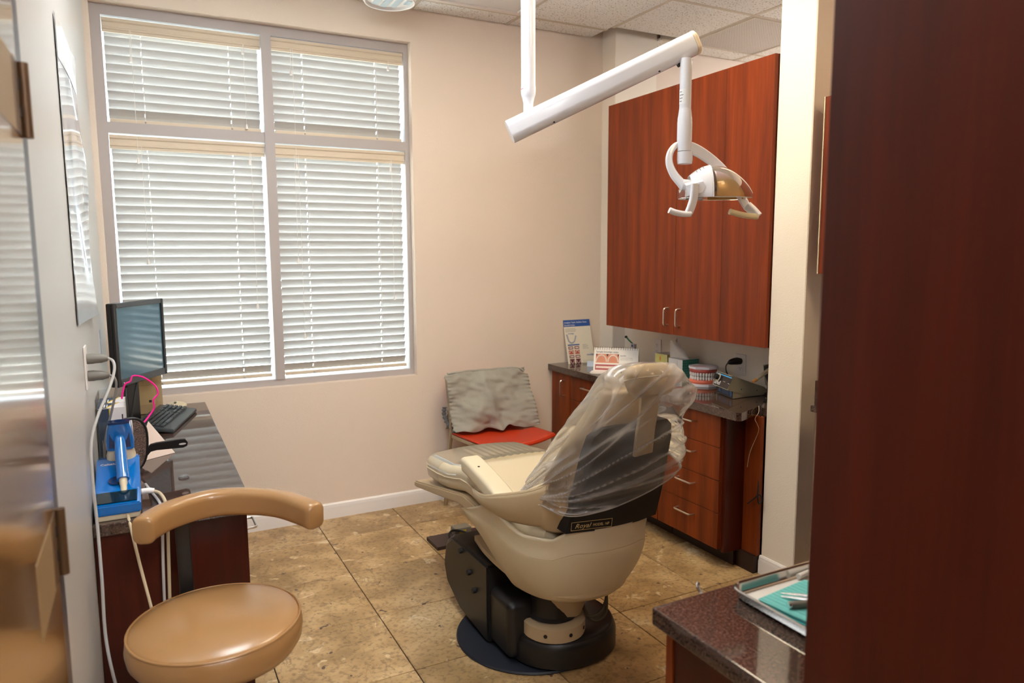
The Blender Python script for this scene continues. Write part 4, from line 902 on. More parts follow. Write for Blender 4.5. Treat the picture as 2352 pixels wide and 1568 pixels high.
# near counter
tag(obj('near_countertop', B(.884, 2.35, .745, 1.100, CZ-.038, CZ, .004, 2), M_gran), 'near granite countertop carrying the instrument tray', 'countertop')
ncab = thing('near_cabinet', 'mahogany cabinet under the near granite countertop', 'cabinet', (1.5, .92, 0))
obj('body', B(.915, 2.33, .75, 1.058, .08, CZ-.039), M_mahog, ncab, smooth=0); obj('plinth', B(.96, 2.30, .76, 1.02, 0, .08), M_toe, ncab, smooth=0)
obj('end_panel', B(.906, .915, .752, 1.052, .085, CZ-.042), M_mahog, ncab, smooth=0); obj('corner_stile', B(.902, .917, 1.056, 1.074, .08, CZ-.039), M_cherry2, ncab, smooth=0)
for k in range(3):
    d_ = obj('drawer', B(.920+k*.47, .920+k*.47+.464, 1.059, 1.077, .09, CZ-.045), M_mahog, ncab, smooth=0)
    obj('handle', pull((.935+k*.47, 1.077, .635), (1.04+k*.47, 1.077, .635), (0, 1, 0), .0055, .04), M_metal, d_)
tag(obj('handle_tip', tube(new(), cr([(1.03, 1.1005, CZ-.015), (1.03, 1.118, CZ-.012), (1.03, 1.128, CZ-.002), (1.035, 1.132, CZ+.004)], 4), .004, 8), M_chrome), 'tiny chrome stand-in for a drawer handle at the far edge of the near countertop', 'hook')  # added piece standing for a drawer handle top past the edge
# tray
tr = thing('instrument_tray', 'stainless steel instrument tray with white liner on near counter', 'tray', (1.23, .93, CZ))
def rr(x0, x1, y0, y1, r, z):
    a, b_ = (x1-x0)/2, (y1-y0)/2; return [Vector(((x0+x1)/2+p[0], (y0+y1)/2+p[1], z)) for p in rrect(a, b_, r, 6)]
TX0, TX1, TY0, TY1 = 1.052, 1.42, .785, 1.062
bm = loft(new(), [rr(TX0+.012, TX1-.012, TY0+.012, TY1-.012, .022, CZ+.001), rr(TX0+.006, TX1-.006, TY0+.006, TY1-.006, .026, CZ+.006), rr(TX0+.004, TX1-.004, TY0+.004, TY1-.004, .03, CZ+.024), rr(TX0, TX1, TY0, TY1, .032, CZ+.027), rr(TX0-.002, TX1+.002, TY0-.002, TY1+.002, .034, CZ+.024), rr(TX0, TX1, TY0, TY1, .032, CZ+.0235), rr(TX0+.006, TX1-.006, TY0+.006, TY1-.006, .028, CZ+.0235), rr(TX0+.0075, TX1-.0075, TY0+.0075, TY1-.0075, .026, CZ+.008), rr(TX0+.013, TX1-.013, TY0+.013, TY1-.013, .022, CZ+.003)])
obj('pan', bm, simple('stainless', C(200, 196, 190), .18, 1), tr, smooth=50)
tag(obj('tray_liner', loft(new(), [rr(TX0+.016, TX1-.016, TY0+.016, TY1-.016, .02, CZ+.0032), rr(TX0+.016, TX1-.016, TY0+.016, TY1-.016, .02, CZ+.0042)]), M_card), 'white paper liner covering the steel tray', 'liner')
NM = frameM((1.068, .995, CZ+.0045), (.72, .60, 0), (-.60, .72, 0))
M_aqua = simple('aqua_napkin', C(112, 200, 196), .7, bump=(90, .2)); M_aqua2 = simple('aqua_napkin_fold', C(60, 160, 164), .7)
nk = thing('folded_napkin', 'folded aqua dental bib on the instrument tray', 'napkin', (1.12, .93, CZ+.005))
NM = frameM((1.076, 1.000, CZ+.0045), (.955, .11, 0), (-.11, .955, 0))
def nap(x0, x1, y0, y1, z, m, name): bm = new(); box(bm, x0, x1, y0, y1, z, z+.0035, .0012, 1); bm.transform(NM); obj(name, bm, m, nk)
nap(-.002, .155, -.20, -.002, 0, M_aqua2, 'lower_fold'); nap(.001, .155, -.20, .0, .004, M_aqua2, 'middle_fold'); nap(0, .155, -.20, .002, .008, M_aqua, 'upper_fold')
for k in range(12): nap(.004+k*.0125, .0055+k*.0125, -.198, .0, .0088, M_aqua, 'embossed_rib')
i1 = thing('forceps', 'steel cotton pliers lying on the aqua bib', 'forceps', (1.14, .96, CZ+.018))
a, b_ = Vector((1.118, .982, CZ+.0195)), Vector((1.165, .93, CZ+.021))
obj('jaw', tube(new(), [a, a*.5+b_*.5, b_], [.0012, .0035, .005], 8), M_chrome, i1); obj('jaw', tube(new(), [a+Vector((.004, .004, .004)), (a+b_)/2+Vector((.004, .003, .006)), b_+Vector((.002, .002, .006))], [.001, .003, .004], 8), M_chrome, i1)
obj('grip', tube(new(), [b_+Vector((-.004, .004, .003)), b_+Vector((.09, -.02, .003))], [.008, .008], 12), M_grey, i1)
i2 = thing('dental_mirror', 'grey handled dental instrument beside the pliers', 'instrument', (1.13, .93, CZ+.018))
a, b_ = Vector((1.102, .943, CZ+.0215)), Vector((1.22, .905, CZ+.0215))
obj('handle', tube(new(), [a, b_], .008, 12), M_grey, i2); obj('end_cap', tube(new(), [a+Vector((-.006, .002, 0)), a+Vector((.001, 0, 0))], .0072, 12), M_chrome, i2)
i3 = tag(obj('cotton_roll', tube(new(), [(1.235, 1.040, CZ+.012), (1.285, 1.046, CZ+.012)], .006, 10), M_card), 'white cotton roll at the far rim of the tray', 'cotton roll')
# ------------------------------------------------------------------ guest chair under the grey cover
gc = thing('guest_chair', 'red seated metal guest chair against the back wall', 'chair', (1.86, 3.72, 0))
gx = Vector((2.12-1.636, 3.556-3.49, 0)).normalized(); gy = Vector((-gx.y, gx.x, 0)); g0 = Vector((1.640, 3.492, 0))
def G(a, b_, z): return g0+gx*a+gy*b_+Vector((0, 0, z))
def seatf(u, v_):
    a = u*.482; b_ = v_*.40-.055*(1-v_)*math.sin(math.pi*u)
    return tuple(G(a, b_, .452-.010*math.sin(math.pi*u)*(1-.3*v_)))
M_redv = simple('red_vinyl', C(196, 54, 22), .4, bump=(160, .1))
obj('seat', grid(new(), seatf, 20, 12), M_redv, gc, solid=.012)
edge = [Vector(seatf(k/20, 0.02))+Vector((0, 0, .0065)) for k in range(21)]
obj('seat_stitching', tube(new(), edge, .0012, 5), simple('red_stitch', C(226, 110, 80), .5), gc)
obj('seat_lip', tube(new(), [Vector(seatf(k/20, 0))+Vector((0, 0, -.006)) for k in range(21)], .0075, 8), M_redv, gc)
M_tube = simple('champagne_metal', C(176, 164, 140), .35, .7)
for s_ in (0, 1):
    a = .004+s_*.474
    obj('seat_rail', tube(new(), [G(a, .0, .432), G(a, .39, .436)], 1, sec=rrect(.011, .008, .003, 2), upv=(0, 0, 1)), M_tube, gc)
    obj('leg', tube(new(), [G(a, .015, .432), G(a, .005, 0)], .0095, 10), M_tube, gc)
    obj('leg', tube(new(), cr([G(a-.02+.04*s_, .43, 0), G(a-.010+.02*s_, .40, .30), G(a-.005+.01*s_, .375, .46), G(a, .40, .62), G(a, .43, .79)], 5), .011, 10), M_tube, gc)
obj('seat_crossbar', tube(new(), [G(.01, .38, .432), G(.47, .38, .432)], .008, 8), M_tube, gc)
def backf(u, v_): return tuple(G(.03+.42*u, .425+.03*v_+.02*math.sin(math.pi*u), .50+.27*v_))
obj('backrest', grid(new(), backf, 12, 8), M_redv, gc, solid=.02)
cv = thing('chair_cover', 'wrinkled grey fabric cover draped over the red chair back', 'fabric cover', (1.86, 3.86, .46))
M_cloth = simple('grey_cloth', C(158, 154, 142), .85, sheen=.2, bump=(90, .15))
P00, P10, P01, P11 = Vector((1.548, 3.868, .812)), Vector((2.096, 3.880, .808)), Vector((1.575, 3.785, .478)), Vector((2.118, 3.728, .468))
def fold(u, v_):
    p = (P00*(1-u)+P10*u)*(1-v_)+(P01*(1-u)+P11*u)*v_
    # rounded upper right corner and slight sag
    if u > .85 and v_ < .15: p += Vector((-.03, 0, -.05))*((u-.85)/.15)**2*((.15-v_)/.15)**2
    bulge = .05*math.sin(math.pi*min(1, v_*1.0))*math.sin(math.pi*u)*.4
    d = .030*math.exp(-((u-.42-.10*v_)/.05)**2)*(v_**.3)                  # centre fold
    d += .032*math.sin(10*(u+.55*v_)+1.0)*v_*(1-u)*1.2                      # diagonal folds left
    d += .010*math.sin(11*(u*.6+v_)+.5)*v_*u
    d += (.026*noise.noise((u*4, v_*4, 3.1))+.008)*(1-.6*v_)+.010*noise.noise((u*11, v_*11, 7.7))
    ruf = .007*math.sin(v_*95)*(math.exp(-u/.05)+math.exp(-(1-u)/.05))
    hem = .012*math.sin(u*20)*max(0, v_-.85)/.15
    x = p.x+.004*math.sin(v_*95+1)*(math.exp(-u/.04)-math.exp(-(1-u)/.04))
    z = p.z+hem*.6+(.025*math.exp(-((u-.62)/.05)**2) if v_ > .92 else 0)*(v_-.92)/.08-.010*math.exp(-(u/.12)**2)*(v_ < .1)
    return (x, p.y-d-bulge-ruf*.6, max(z, .466))
obj('front_sheet', grid(new(), fold, 84, 70), M_cloth, cv, smooth=80, solid=.002)
def backs(u, v_):
    p = P00*(1-u)+P10*u; p.x += .05*(1-u)
    return (p.x+.004*math.sin(v_*80)*(math.exp(-u/.05)-math.exp(-(1-u)/.05))+.02*v_*(1-2*u)*.3, min(p.y+.012+.10*v_, 4.018)+.004*math.sin(u*30), p.z-.36*v_-.010*noise.noise((u*6, v_*5, 1)))
obj('back_sheet', grid(new(), backs, 40, 40), M_cloth, cv, smooth=80, solid=.002)
obj('top_fold', tube(new(), [Vector(fold(k/40, 0))*.5+Vector(backs(k/40, 0))*.5+Vector((0, 0, .001)) for k in range(41)], .008, 10), M_cloth, cv)
obj('side_gather', tube(new(), cr([(1.575, 3.93, .60), (1.570, 3.92, .55), (1.585, 3.88, .49), (1.612, 3.83, .455)], 8), [.012+.004*math.sin(k*2.2) for k in range(25)], 10), simple('grey_cloth_dark', C(112, 112, 112), .85), cv)

# ------------------------------------------------------------------ foot control on the floor
fc = thing('foot_control', 'dark flat foot control plate on floor behind the chair base', 'foot control', (1.38, 3.38, 0))
obj('plate', B(1.272, 1.56, 3.302, 3.46, 0.0005, .020, .003), simple('dark_brown_rubber', C(62, 46, 42), .5), fc)
obj('switch_box', B(1.405, 1.50, 3.385, 3.45, .020, .062, .006), simple('grey_box', C(130, 122, 108), .5), fc); obj('yellow_tag', B(1.43, 1.47, 3.384, 3.385, .03, .05), simple('yellow_tag', C(200, 170, 50), .5), fc, smooth=0)
tag(obj('floor_cable', tube(new(), cr([(1.43, 3.15, .006), (1.38, 3.17, .02), (1.345, 3.24, .045), (1.345, 3.32, .06), (1.39, 3.38, .060), (1.45, 3.37, .045), (1.48, 3.29, .032), (1.46, 3.21, .026), (1.42, 3.20, .030), (1.40, 3.25, .040), (1.43, 3.31, .045), (1.50, 3.30, .03)], 6), .006, 8), M_blackm), 'black cable coiled on the foot control plate', 'cable')

# ------------------------------------------------------------------ dental chair
CX0 = 1.345
ch = thing('dental_chair', 'cream dental chair with black base and black back panel', 'dental chair', (CX0, 2.3, 0))
# base
obj('floor_plate', lathe(new(), [(.001, .0005), (.296, .0005), (.30, .005), (.296, .011), (.001, .012)], (1.311, 2.380, 0), 64), M_bluebl, ch)
obj('base_drum', loft(new(), [[Vector((1.365+x*a, 2.255+y*a*.93, z)) for x, y in ring2(1, 1, 48, 2.2)] for a, z in ((.205, .012), (.215, .02), (.215, .085), (.207, .105), (.19, .120), (.15, .126))]), M_black, ch, smooth=50)
obj('drum_ridge', tube(new(), [(1.365+x*.200, 2.255+y*.186, .110) for x, y in ring2(1, 1, 48, 2.2)], .005, 6), M_black, ch)
rg = obj('swivel_ring', lathe(new(), [(.08, .12), (.118, .12), (.118, .168), (.108, .174), (.08, .174)], (1.297, 2.185, 0), 40), M_vinyl2, ch)
for a in (-2.35, -1.55, -.9): obj('bolt_hole', cyl(new(), (1.297+.114*math.cos(a), 2.185+.114*math.sin(a), .145), (1.297+.1195*math.cos(a), 2.185+.1195*math.sin(a), .145), .007, seg=12), M_blackm, rg)
obj('column', lathe(new(), [(.078, .174), (.095, .180), (.082, .188), (.082, .21), (.07, .33)], (1.297, 2.195, 0), 32), M_black, ch)
obj('bellows', loft(new(), [[Vector((1.335+x*a, 2.175+y*b_, z)) for x, y in ring2(1, 1, 24, 2.4)] for a, b_, z in ((.062, .06, .180), (.075, .07, .215), (.09, .085, .26), (.11, .10, .34))]), M_vinyl2, ch)
pts = [(2.36, .016), (2.66, .035), (2.80, .10), (2.83, .17), (2.80, .27), (2.74, .315), (2.60, .325), (2.36, .325)]
bm = loft(new(), [[Vector((x, y+(0 if 0 < i < 3 else -.03*(y > 2.5)), z)) for y, z in pts] for i, x in enumerate((1.108, 1.128, 1.50, 1.52))]); bmesh.ops.bevel(bm, geom=list(bm.edges), offset=.008, segments=2, affect='EDGES')
pb = obj('pump_cover', bm, M_black, ch, smooth=45)
for y, z in ((2.52, .24), (2.47, .185), (2.60, .30)): obj('socket_knob', cyl(new(), (1.108, y, z), (1.095, y, z), .011, seg=14), M_blackm, pb)
obj('base_link', B(1.12, 1.30, 2.20, 2.40, .02, .24, .03, 3), M_black, ch)
for k in range(2):
    obj('base_hose', tube(new(), cr([(1.47, 2.12, .34), (1.475, 2.10, .24), (1.46-.02*k, 2.09, .17+.02*k), (1.42-.02*k, 2.11, .155+.02*k), (1.40, 2.14, .20), (1.40, 2.16, .26)], 6), .006, 8), simple('olive_hose', C(70, 66, 50), .5) if k == 0 else MATS['olive_hose'], ch)
# skirt
plan = cr([(CX0-.235, 2.60), (CX0-.262, 2.46), (CX0-.272, 2.30), (CX0-.262, 2.13), (CX0-.215, 1.99), (CX0-.12, 1.90), (CX0, 1.875), (CX0+.12, 1.90), (CX0+.215, 1.99), (CX0+.262, 2.13), (CX0+.272, 2.30), (CX0+.262, 2.46), (CX0+.235, 2.60)], 5) if False else None
ctrl = [Vector((CX0+sx*x, y, 0)) for sx, x, y in [(-1, .235, 2.60), (-1, .262, 2.46), (-1, .272, 2.30), (-1, .262, 2.13), (-1, .215, 1.99), (-1, .12, 1.90), (1, 0, 1.875), (1, .12, 1.90), (1, .215, 1.99), (1, .262, 2.13), (1, .272, 2.30), (1, .262, 2.46), (1, .235, 2.60)]]
plan = cr(ctrl, 6); NP = len(plan)
def lerpt(tab, y):
    for (a, va), (b_, vb) in zip(tab, tab[1:]):
        if a <= y <= b_: return va+(vb-va)*(y-a)/(b_-a)
    return tab[0][1] if y < tab[0][0] else tab[-1][1]
ZTOP = [(1.87, .612), (1.905, .610), (1.955, .570), (2.06, .562), (2.15, .585), (2.24, .612), (2.28, .605), (2.42, .545), (2.60, .485)]; ZBOT = [(1.87, .318), (2.20, .312), (2.30, .335), (2.42, .40), (2.60, .468)]
def skirt(u, v_):
    p = plan[min(NP-1, int(round(u*(NP-1))))]; zt, zb = lerpt(ZTOP, p.y), lerpt(ZBOT, p.y); z = zb+(zt-zb)*v_
    k = 1-.27*(1-v_)**2.4-(.015 if v_ > .72 else 0)*math.sin((v_-.72)/.28*math.pi)
    c_ = Vector((CX0, max(p.y, 2.22) if p.y > 2.22 else 2.22, 0))
    q = Vector((CX0+(p.x-CX0)*k, 2.25+(p.y-2.25)*(k if p.y < 2.25 else 1), z)); return tuple(q)
sk_ = obj('skirt', grid(new(), skirt, NP-1, 24), M_vinyl, ch, smooth=60, solid=.012)
obj('skirt_seam', tube(new(), [Vector(skirt(i/(NP-1), .72)) +(Vector(skirt(i/(NP-1), .72))-Vector((CX0, 2.3, Vector(skirt(i/(NP-1), .72)).z))).normalized()*.004 for i in range(14, NP-14)], .0022, 6), M_vinyl2, sk_)
obj('skirt_floor', loft(new(), [[Vector((CX0+(p.x-CX0)*.80, 2.25+(p.y-2.25)*(.82 if p.y < 2.25 else .95), z)) for p in plan] for z in (.34, .36)]), M_vinyl2, ch)
for s_ in (-1, 1):
    obj('skirt_front_shelf', loft(new(), [[Vector((CX0+s_*a, y, z)) for a, y, z in ((.262, 2.44, .535), (.240, 2.60, .480), (.13, 2.60, .46), (.13, 2.30, .40), (.20, 2.34, .40))], [Vector((CX0+s_*a, y, z-.012)) for a, y, z in ((.262, 2.44, .535), (.240, 2.60, .480), (.13, 2.60, .46), (.13, 2.30, .40), (.20, 2.34, .40))]]), M_vinyl, ch, smooth=0)
# leg plate
lpz = [(3.095, .430), (3.095, .458), (2.53, .560), (2.32, .545), (2.32, .505), (2.56, .512)]
bm = loft(new(), [[Vector((x, y, z)) for y, z in lpz] for x in (CX0-.262, CX0+.262)]); bmesh.ops.bevel(bm, geom=list(bm.edges), offset=.006, segments=2, affect='EDGES')
obj('leg_plate', bm, M_vinyl2, ch, smooth=40)
# cushion
def csec(y, zt, hw, th, n=28, cr_=.016):
    out = []
    for p in rrect(hw, th/2, min(th*.42, .034), 5):
        crown = cr_*(1-(p[0]/hw)**2) if p[1] > 0 else 0
        out.append(Vector((CX0+p[0], y, zt-th/2+p[1]+crown)))
    return out
secs = [(3.005, .588, .205, .055), (2.985, .600, .238, .085), (2.94, .606, .252, .098), (2.80, .616, .256, .100)]
leg = [(2.80, .616, .256, .100), (2.72, .624, .255, .100), (2.62, .645, .257, .100), (2.55, .662, .258, .100), (2.48, .664, .258, .100), (2.40, .648, .256, .098), (2.30, .622, .25, .095), (2.18, .600, .24, .09), (2.05, .590, .22, .085), (1.99, .60, .20, .08)]
obj('toe_cushion', loft(new(), [csec(*s_) for s_ in secs]), simple('toe_vinyl', C(186, 172, 144), .3, coat=.4), ch, smooth=60)
cs = obj('seat_cushion', loft(new(), [csec(*s_) for s_ in leg]), M_vinyl, ch, smooth=60)
for s_ in (-1, 1): obj('cushion_welt', tube(new(), [Vector((CX0+s_*(hw+.001), y, zt-th*.45)) for y, zt, hw, th in secs[1:]+leg[1:8]], .0035, 6), M_vinyl, cs)
obj('toe_seam', tube(new(), [csec(2.80, .618, .253, .102)[i] for i in range(len(csec(2.80, .616, .253, .1)))], .0018, 5), M_vinyl2, cs)
tcv = [(3.010, .592, .209, .062), (2.988, .604, .242, .092), (2.94, .6095, .256, .104), (2.70, .630, .258, .106), (2.60, .6535, .2595, .106)]
def tcover(u, v_):
    i = v_*(len(tcv)-1); k = min(int(i), len(tcv)-2); f = i-k; a = [x*(1-f)+y*f for x, y in zip(tcv[k], tcv[k+1])]
    hw = a[2]*(1-.55*v_*0); p = (2*u-1)*hw; zz = a[1]+.016*(1-(p/hw)**2)-(.034*max(0, abs(2*u-1)-.86)/.14)**1+.0022*math.sin(u*95+v_*9)*v_*(u > .3)
    return (CX0+p, a[0]-.0*v_, zz)
tcov = tag(obj('toe_cover', grid(new(), tcover, 60, 20), clear('frosted_cover', (.93, .92, .88, 1), .22, .18, .25, C(190, 180, 150))), 'wrinkled clear plastic cover over the toe of the dental chair', 'plastic cover')
# arm rests
for s_, n_ in ((-1, 'arm_rest'), (1, 'arm_rest')):
    xa = CX0+s_*.255
    ap = cr([(xa, 2.465, .698), (xa, 2.45, .704), (xa, 2.36, .690), (xa, 2.27, .671), (xa, 2.205, .655), (xa, 2.175, .640)], 5)
    n = len(ap); o_ = obj(n_, tube(new(), ap, [.55, .75, .88, .95]+[1]*(n-7)+[.95, .9, .85], sec=rrect(.030, .040, .016, 4), upv=(0, 0.2, 1)), M_cream, ch, smooth=50)
    if s_ < 0: obj('screw_cap', cyl(new(), (xa-.012, 2.36, .7190), (xa-.012, 2.36, .7220), .0045, seg=12), M_blackm, o_)
    obj('arm_socket', loft(new(), [[Vector((xa-s_*.012+x*a, 2.27+y*b_, z)) for x, y in ring2(1, 1, 24, 2.2)] for a, b_, z in ((.045, .10, .60), (.050, .11, .625), (.040, .10, .63))]), M_vinyl, ch, smooth=50)
# hip band (wing of the backrest shell)
for s_ in (-1, 1):
    lo = cr([(.262, 2.36, .600), (.268, 2.26, .592), (.258, 2.14, .592), (.20, 2.01, .602), (.135, 1.93, .625)], 6); hi = cr([(.280, 2.38, .628), (.292, 2.27, .640), (.285, 2.14, .680), (.235, 1.99, .735), (.165, 1.90, .80)], 6)
    def band(u, v_, lo=lo, hi=hi, s_=s_):
        i = int(round(u*(len(lo)-1))); p = lo[i]*(1-v_)+hi[i]*v_; b_ = .016*math.sin(math.pi*v_)
        return (CX0+s_*(p.x+b_*.7), p.y-b_*.7, p.z-b_*.3)
    bd = obj('hip_band', grid(new(), band, len(lo)-1, 10), M_vinyl2, ch, smooth=60, solid=.014)
    obj('band_edge', tube(new(), [Vector((CX0+s_*p.x, p.y, p.z)) for p in hi], .0075, 8), M_vinyl2, bd)
# backrest
def bsec(zc, yc, hw, th, lean):
    out = []
    for x, y in ring2(hw, th/2, 36, 3.0):
        out.append(Vector((CX0+x, yc+y*math.cos(lean)+.030*(x/hw)**2, zc+y*math.sin(lean))))
    return out
L_ = .22
obj('back_cushion', loft(new(), [bsec(.575, 1.985, .17, .07, L_), bsec(.60, 1.975, .205, .10, L_), bsec(.68, 1.950, .228, .105, L_), bsec(.78, 1.918, .215, .10, L_), bsec(.88, 1.882, .178, .09, L_), bsec(.96, 1.850, .138, .08, L_), bsec(1.03, 1.820, .108, .07, L_), bsec(1.07, 1.802, .092, .055, L_), bsec(1.085, 1.795, .07, .03, L_)]), M_vinyl2, ch, smooth=60)
pp = [(-.178, .0), (.190, .0), (.198, .10), (.195, .30), (.180, .35), (.150, .372), (.06, .376), (-.05, .376), (-.105, .368), (-.132, .340), (-.146, .28), (-.165, .10)]
def pback(p, d): t_ = p[1]/.376; return Vector((CX0+.005+p[0], 1.872-.085*t_+d+.035*(p[0]/.2)**2, .606+p[1]*.97))
pl_ = []
for (a, b_), (c_, d_) in zip(pp, pp[1:]+pp[:1]):
    for k in range(4): pl_.append((a+(c_-a)*k/4, b_+(d_-b_)*k/4))
bpn = obj('back_panel', loft(new(), [[pback(p, 0) for p in pl_], [pback(p, .055) for p in pl_]]), M_blackm, ch, smooth=40)
# fine surface of the panel needs inner points: centre strip
def face(u, v_): xl = -.172+.075*v_; x = xl+(.182-.025*v_-xl)*u; return tuple(pback((x, .006+.362*v_), -.0025))
obj('panel_face', grid(new(), face, 16, 10), M_blackm, bpn, smooth=60)
PMx = pback((-.166, .012), -.006); PM = frameM(PMx, pback((-.06, .012), -.006)-PMx, pback((-.166, .05), -.006)-PMx)
M_gold = simple('badge_gold', C(206, 176, 120), .4)
text('lettering', 'Royal', .024, M_gold, PM @ Matrix.Translation((.012, .008, .001)), bpn, shear=.35); text('lettering', 'MODEL 16P', .014, M_gold, PM @ Matrix.Translation((.075, .010, .001)), bpn, xs=.8)
for a in ((.0, .142, .0, .0012), (.0, .142, .030, .0312), (.0, .0012, .0, .031), (.1408, .142, .0, .031)): obj('badge_line', plate(PM, *a, .0008), M_gold, bpn, smooth=0)
# head rest and its bar
obj('headrest_bar', tube(new(), [(1.392, 1.792, .868), (1.385, 1.772, .95), (1.372, 1.740, 1.02), (1.362, 1.722, 1.085)], 1, sec=rrect(.006, .037, .003, 2), upv=(0, -1, .25)), M_vinyl2, ch)
HRM = Matrix.Rotation(-.35, 4, 'X')
bm = loft(new(), [[Vector((1.352, 1.712, 1.122))+HRM.to_3x3() @ Vector((x, y, z)) for x, y in ring2(a, b_, 32, 2.5)] for a, b_, z in ((.045, .010, -.050), (.068, .022, -.044), (.082, .031, -.028), (.088, .035, -.005), (.088, .036, .016), (.080, .031, .036), (.062, .020, .047), (.035, .009, .050))])
hr = obj('headrest', bm, M_vinyl2, ch, smooth=60)
obj('headrest_seam', tube(new(), [Vector((1.352, 1.712, 1.122))+HRM.to_3x3() @ Vector((x, y, .005)) for x, y in ring2(.0885, .0365, 32, 2.5)]+[Vector((1.352, 1.712, 1.122))+HRM.to_3x3() @ Vector((.0885, 0, .005))], .002, 5), M_vinyl, hr)
# clear cover bag
loops = [
 [(1.115, 2.085, .700), (1.118, 1.97, .690), (1.165, 1.845, .685), (1.315, 1.795, .715), (1.49, 1.785, .770), (1.585, 1.85, .795), (1.60, 2.02, .800), (1.38, 2.10, .745)],
 [(1.130, 2.045, .770), (1.128, 1.95, .765), (1.170, 1.830, .760), (1.315, 1.782, .775), (1.485, 1.770, .815), (1.580, 1.82, .850), (1.585, 1.97, .855), (1.37, 2.055, .815)],
 [(1.160, 1.965, .890), (1.155, 1.890, .885), (1.190, 1.800, .880), (1.320, 1.758, .885), (1.470, 1.745, .900), (1.545, 1.775, .925), (1.545, 1.90, .935), (1.36, 1.975, .90)],
 [(1.195, 1.880, 1.010), (1.188, 1.815, 1.01), (1.225, 1.745, 1.00), (1.325, 1.705, .99), (1.440, 1.700, .985), (1.497, 1.735, .985), (1.495, 1.82, 1.0), (1.36, 1.89, 1.02)],
 [(1.222, 1.825, 1.090), (1.215, 1.770, 1.085), (1.255, 1.705, 1.065), (1.335, 1.672, 1.055), (1.440, 1.662, 1.06), (1.530, 1.715, 1.070), (1.475, 1.775, 1.09), (1.36, 1.83, 1.10)],
 [(1.235, 1.79, 1.138), (1.228, 1.750, 1.138), (1.262, 1.690, 1.130), (1.345, 1.660, 1.130), (1.435, 1.658, 1.128), (1.468, 1.700, 1.13), (1.455, 1.755, 1.14), (1.35, 1.79, 1.15)],
 [(1.270, 1.745, 1.172), (1.268, 1.730, 1.172), (1.285, 1.700, 1.176), (1.345, 1.688, 1.178), (1.41, 1.688, 1.172), (1.428, 1.705, 1.168), (1.42, 1.735, 1.168), (1.35, 1.75, 1.172)],
]
cols = list(zip(*loops)); NS = 44
vert = [cr(c_, 18) for c_ in cols]; NR = len(vert[0]); rings = []; glint_haze = []
FLc = Vector((1.10, 2.10, .69))
def crease(p):
    q = p-FLc; e = q.dot(E1_); ang = math.atan2(q.z, max(e, 1e-3)); ds = math.hypot(e, q.z)
    a_ = 1-abs(noise.noise((ang*9+1.7, ds*1.6, q.y*3)))*1.9; b_ = 1-abs(noise.noise((ang*13, ds*2+4, q.y*4)))*1.9
    return max(0, a_), max(0, b_)
E1_ = Vector((.888, -.459, 0))
for r_ in range(NR):
    ring = cr([vert[k][r_] for k in range(8)], NS, closed=True); rr3 = []
    c_ = sum(ring, Vector())/len(ring)
    for i, p in enumerate(ring):
        d = (p-c_).normalized(); t_ = r_/(NR-1)
        a1, b1 = crease(p); crum = noise.noise((p.x*34, p.y*34, p.z*34))
        wv = .007*a1**3+.004*b1**4+.010*t_*crum+.006*noise.noise((p.x*9, p.y*9, p.z*9+3))
        rr3.append(p+d*wv*(.35 if r_ in (0, NR-1) else 1))
        glint_haze.append(min(.7, .085+.36*a1**6+.16*b1**5+.16*max(0, crum)*t_**2+.05*max(0, noise.noise((p.x*7, p.y*7, p.z*7)))))  # crease glints painted as white streaks on top of the film haze
    rings.append(rr3)
bm = loft(new(), rings, caps=False)
bm.verts.ensure_lookup_table(); bm.faces.new(bm.verts[-len(rings[-1]):])
bag = thing('headrest_cover', 'wrinkled clear plastic cover over the chair back and headrest', 'plastic cover', (1.35, 1.85, .7))
flm = obj('film', bm, M_poly, bag, smooth=80)
hz = flm.data.attributes.new('glint_haze', 'FLOAT', 'POINT')
for i_, h_ in enumerate(glint_haze): hz.data[i_].value = h_
obj('hem', tube(new(), list(rings[0])+[rings[0][0]], .0022, 5), clear('film_hem', (1, 1, 1, 1), .35, .1, .4), bag)

# ------------------------------------------------------------------ operating light on its ceiling pole
ol_ = thing('operating_light', 'white ceiling mounted dental operating light on a slanted arm', 'dental light', (1.30, 2.38, ZC))
PX, PY = 1.298, 2.372
obj('pole', cyl(new(), (PX, PY, 2.104), (PX, PY, ZC), .0262), M_lamp, ol_)
obj('ceiling_flange', lathe(new(), [(.001, ZC-.03), (.05, ZC-.03), (.07, ZC-.006), (.07, ZC-.0005), (.001, ZC-.0005)], (PX, PY, 0), 32), M_lamp, ol_)
obj('pole_collar', lathe(new(), [(.0268, 2.105), (.0272, 2.085), (.0262, 2.074), (.0235, 2.066), (.0225, 2.064), (.0222, 2.062), (.0185, 2.046), (.0182, 1.99), (.001, 1.99)], (PX, PY, 0), 32), M_lamp, ol_)
obj('collar_mark', B(PX-.0275, PX-.026, PY-.008, PY+.006, 2.092, 2.0945), simple('pink_mark', C(210, 90, 120), .5), ol_)
A0, A1 = Vector((1.222, 2.377, 1.938)), Vector((1.842, 2.100, 2.258)); ad = (A1-A0).normalized()
sec = [(a, b_) for a, b_ in rrect(.042, .032, .028, 7)]
arm = obj('arm', tube(new(), [A0, A0+ad*.004, A1-ad*.014], [.9, 1, 1], sec=sec, upv=(0, 0, 1)), M_lamp, ol_, smooth=50)
obj('arm_cap', tube(new(), [A1-ad*.013, A1-ad*.002, A1+ad*.004], [1.01, 1.01, .85], sec=sec, upv=(0, 0, 1)), simple('warm_white_cap', C(236, 222, 196), .3), arm, smooth=50)
obj('arm_slot', tube(new(), [A1-ad*.075+Vector((0, 0, -.047)), A1-ad*.02+Vector((0, 0, -.047))], .011, 12), M_blackm, arm)
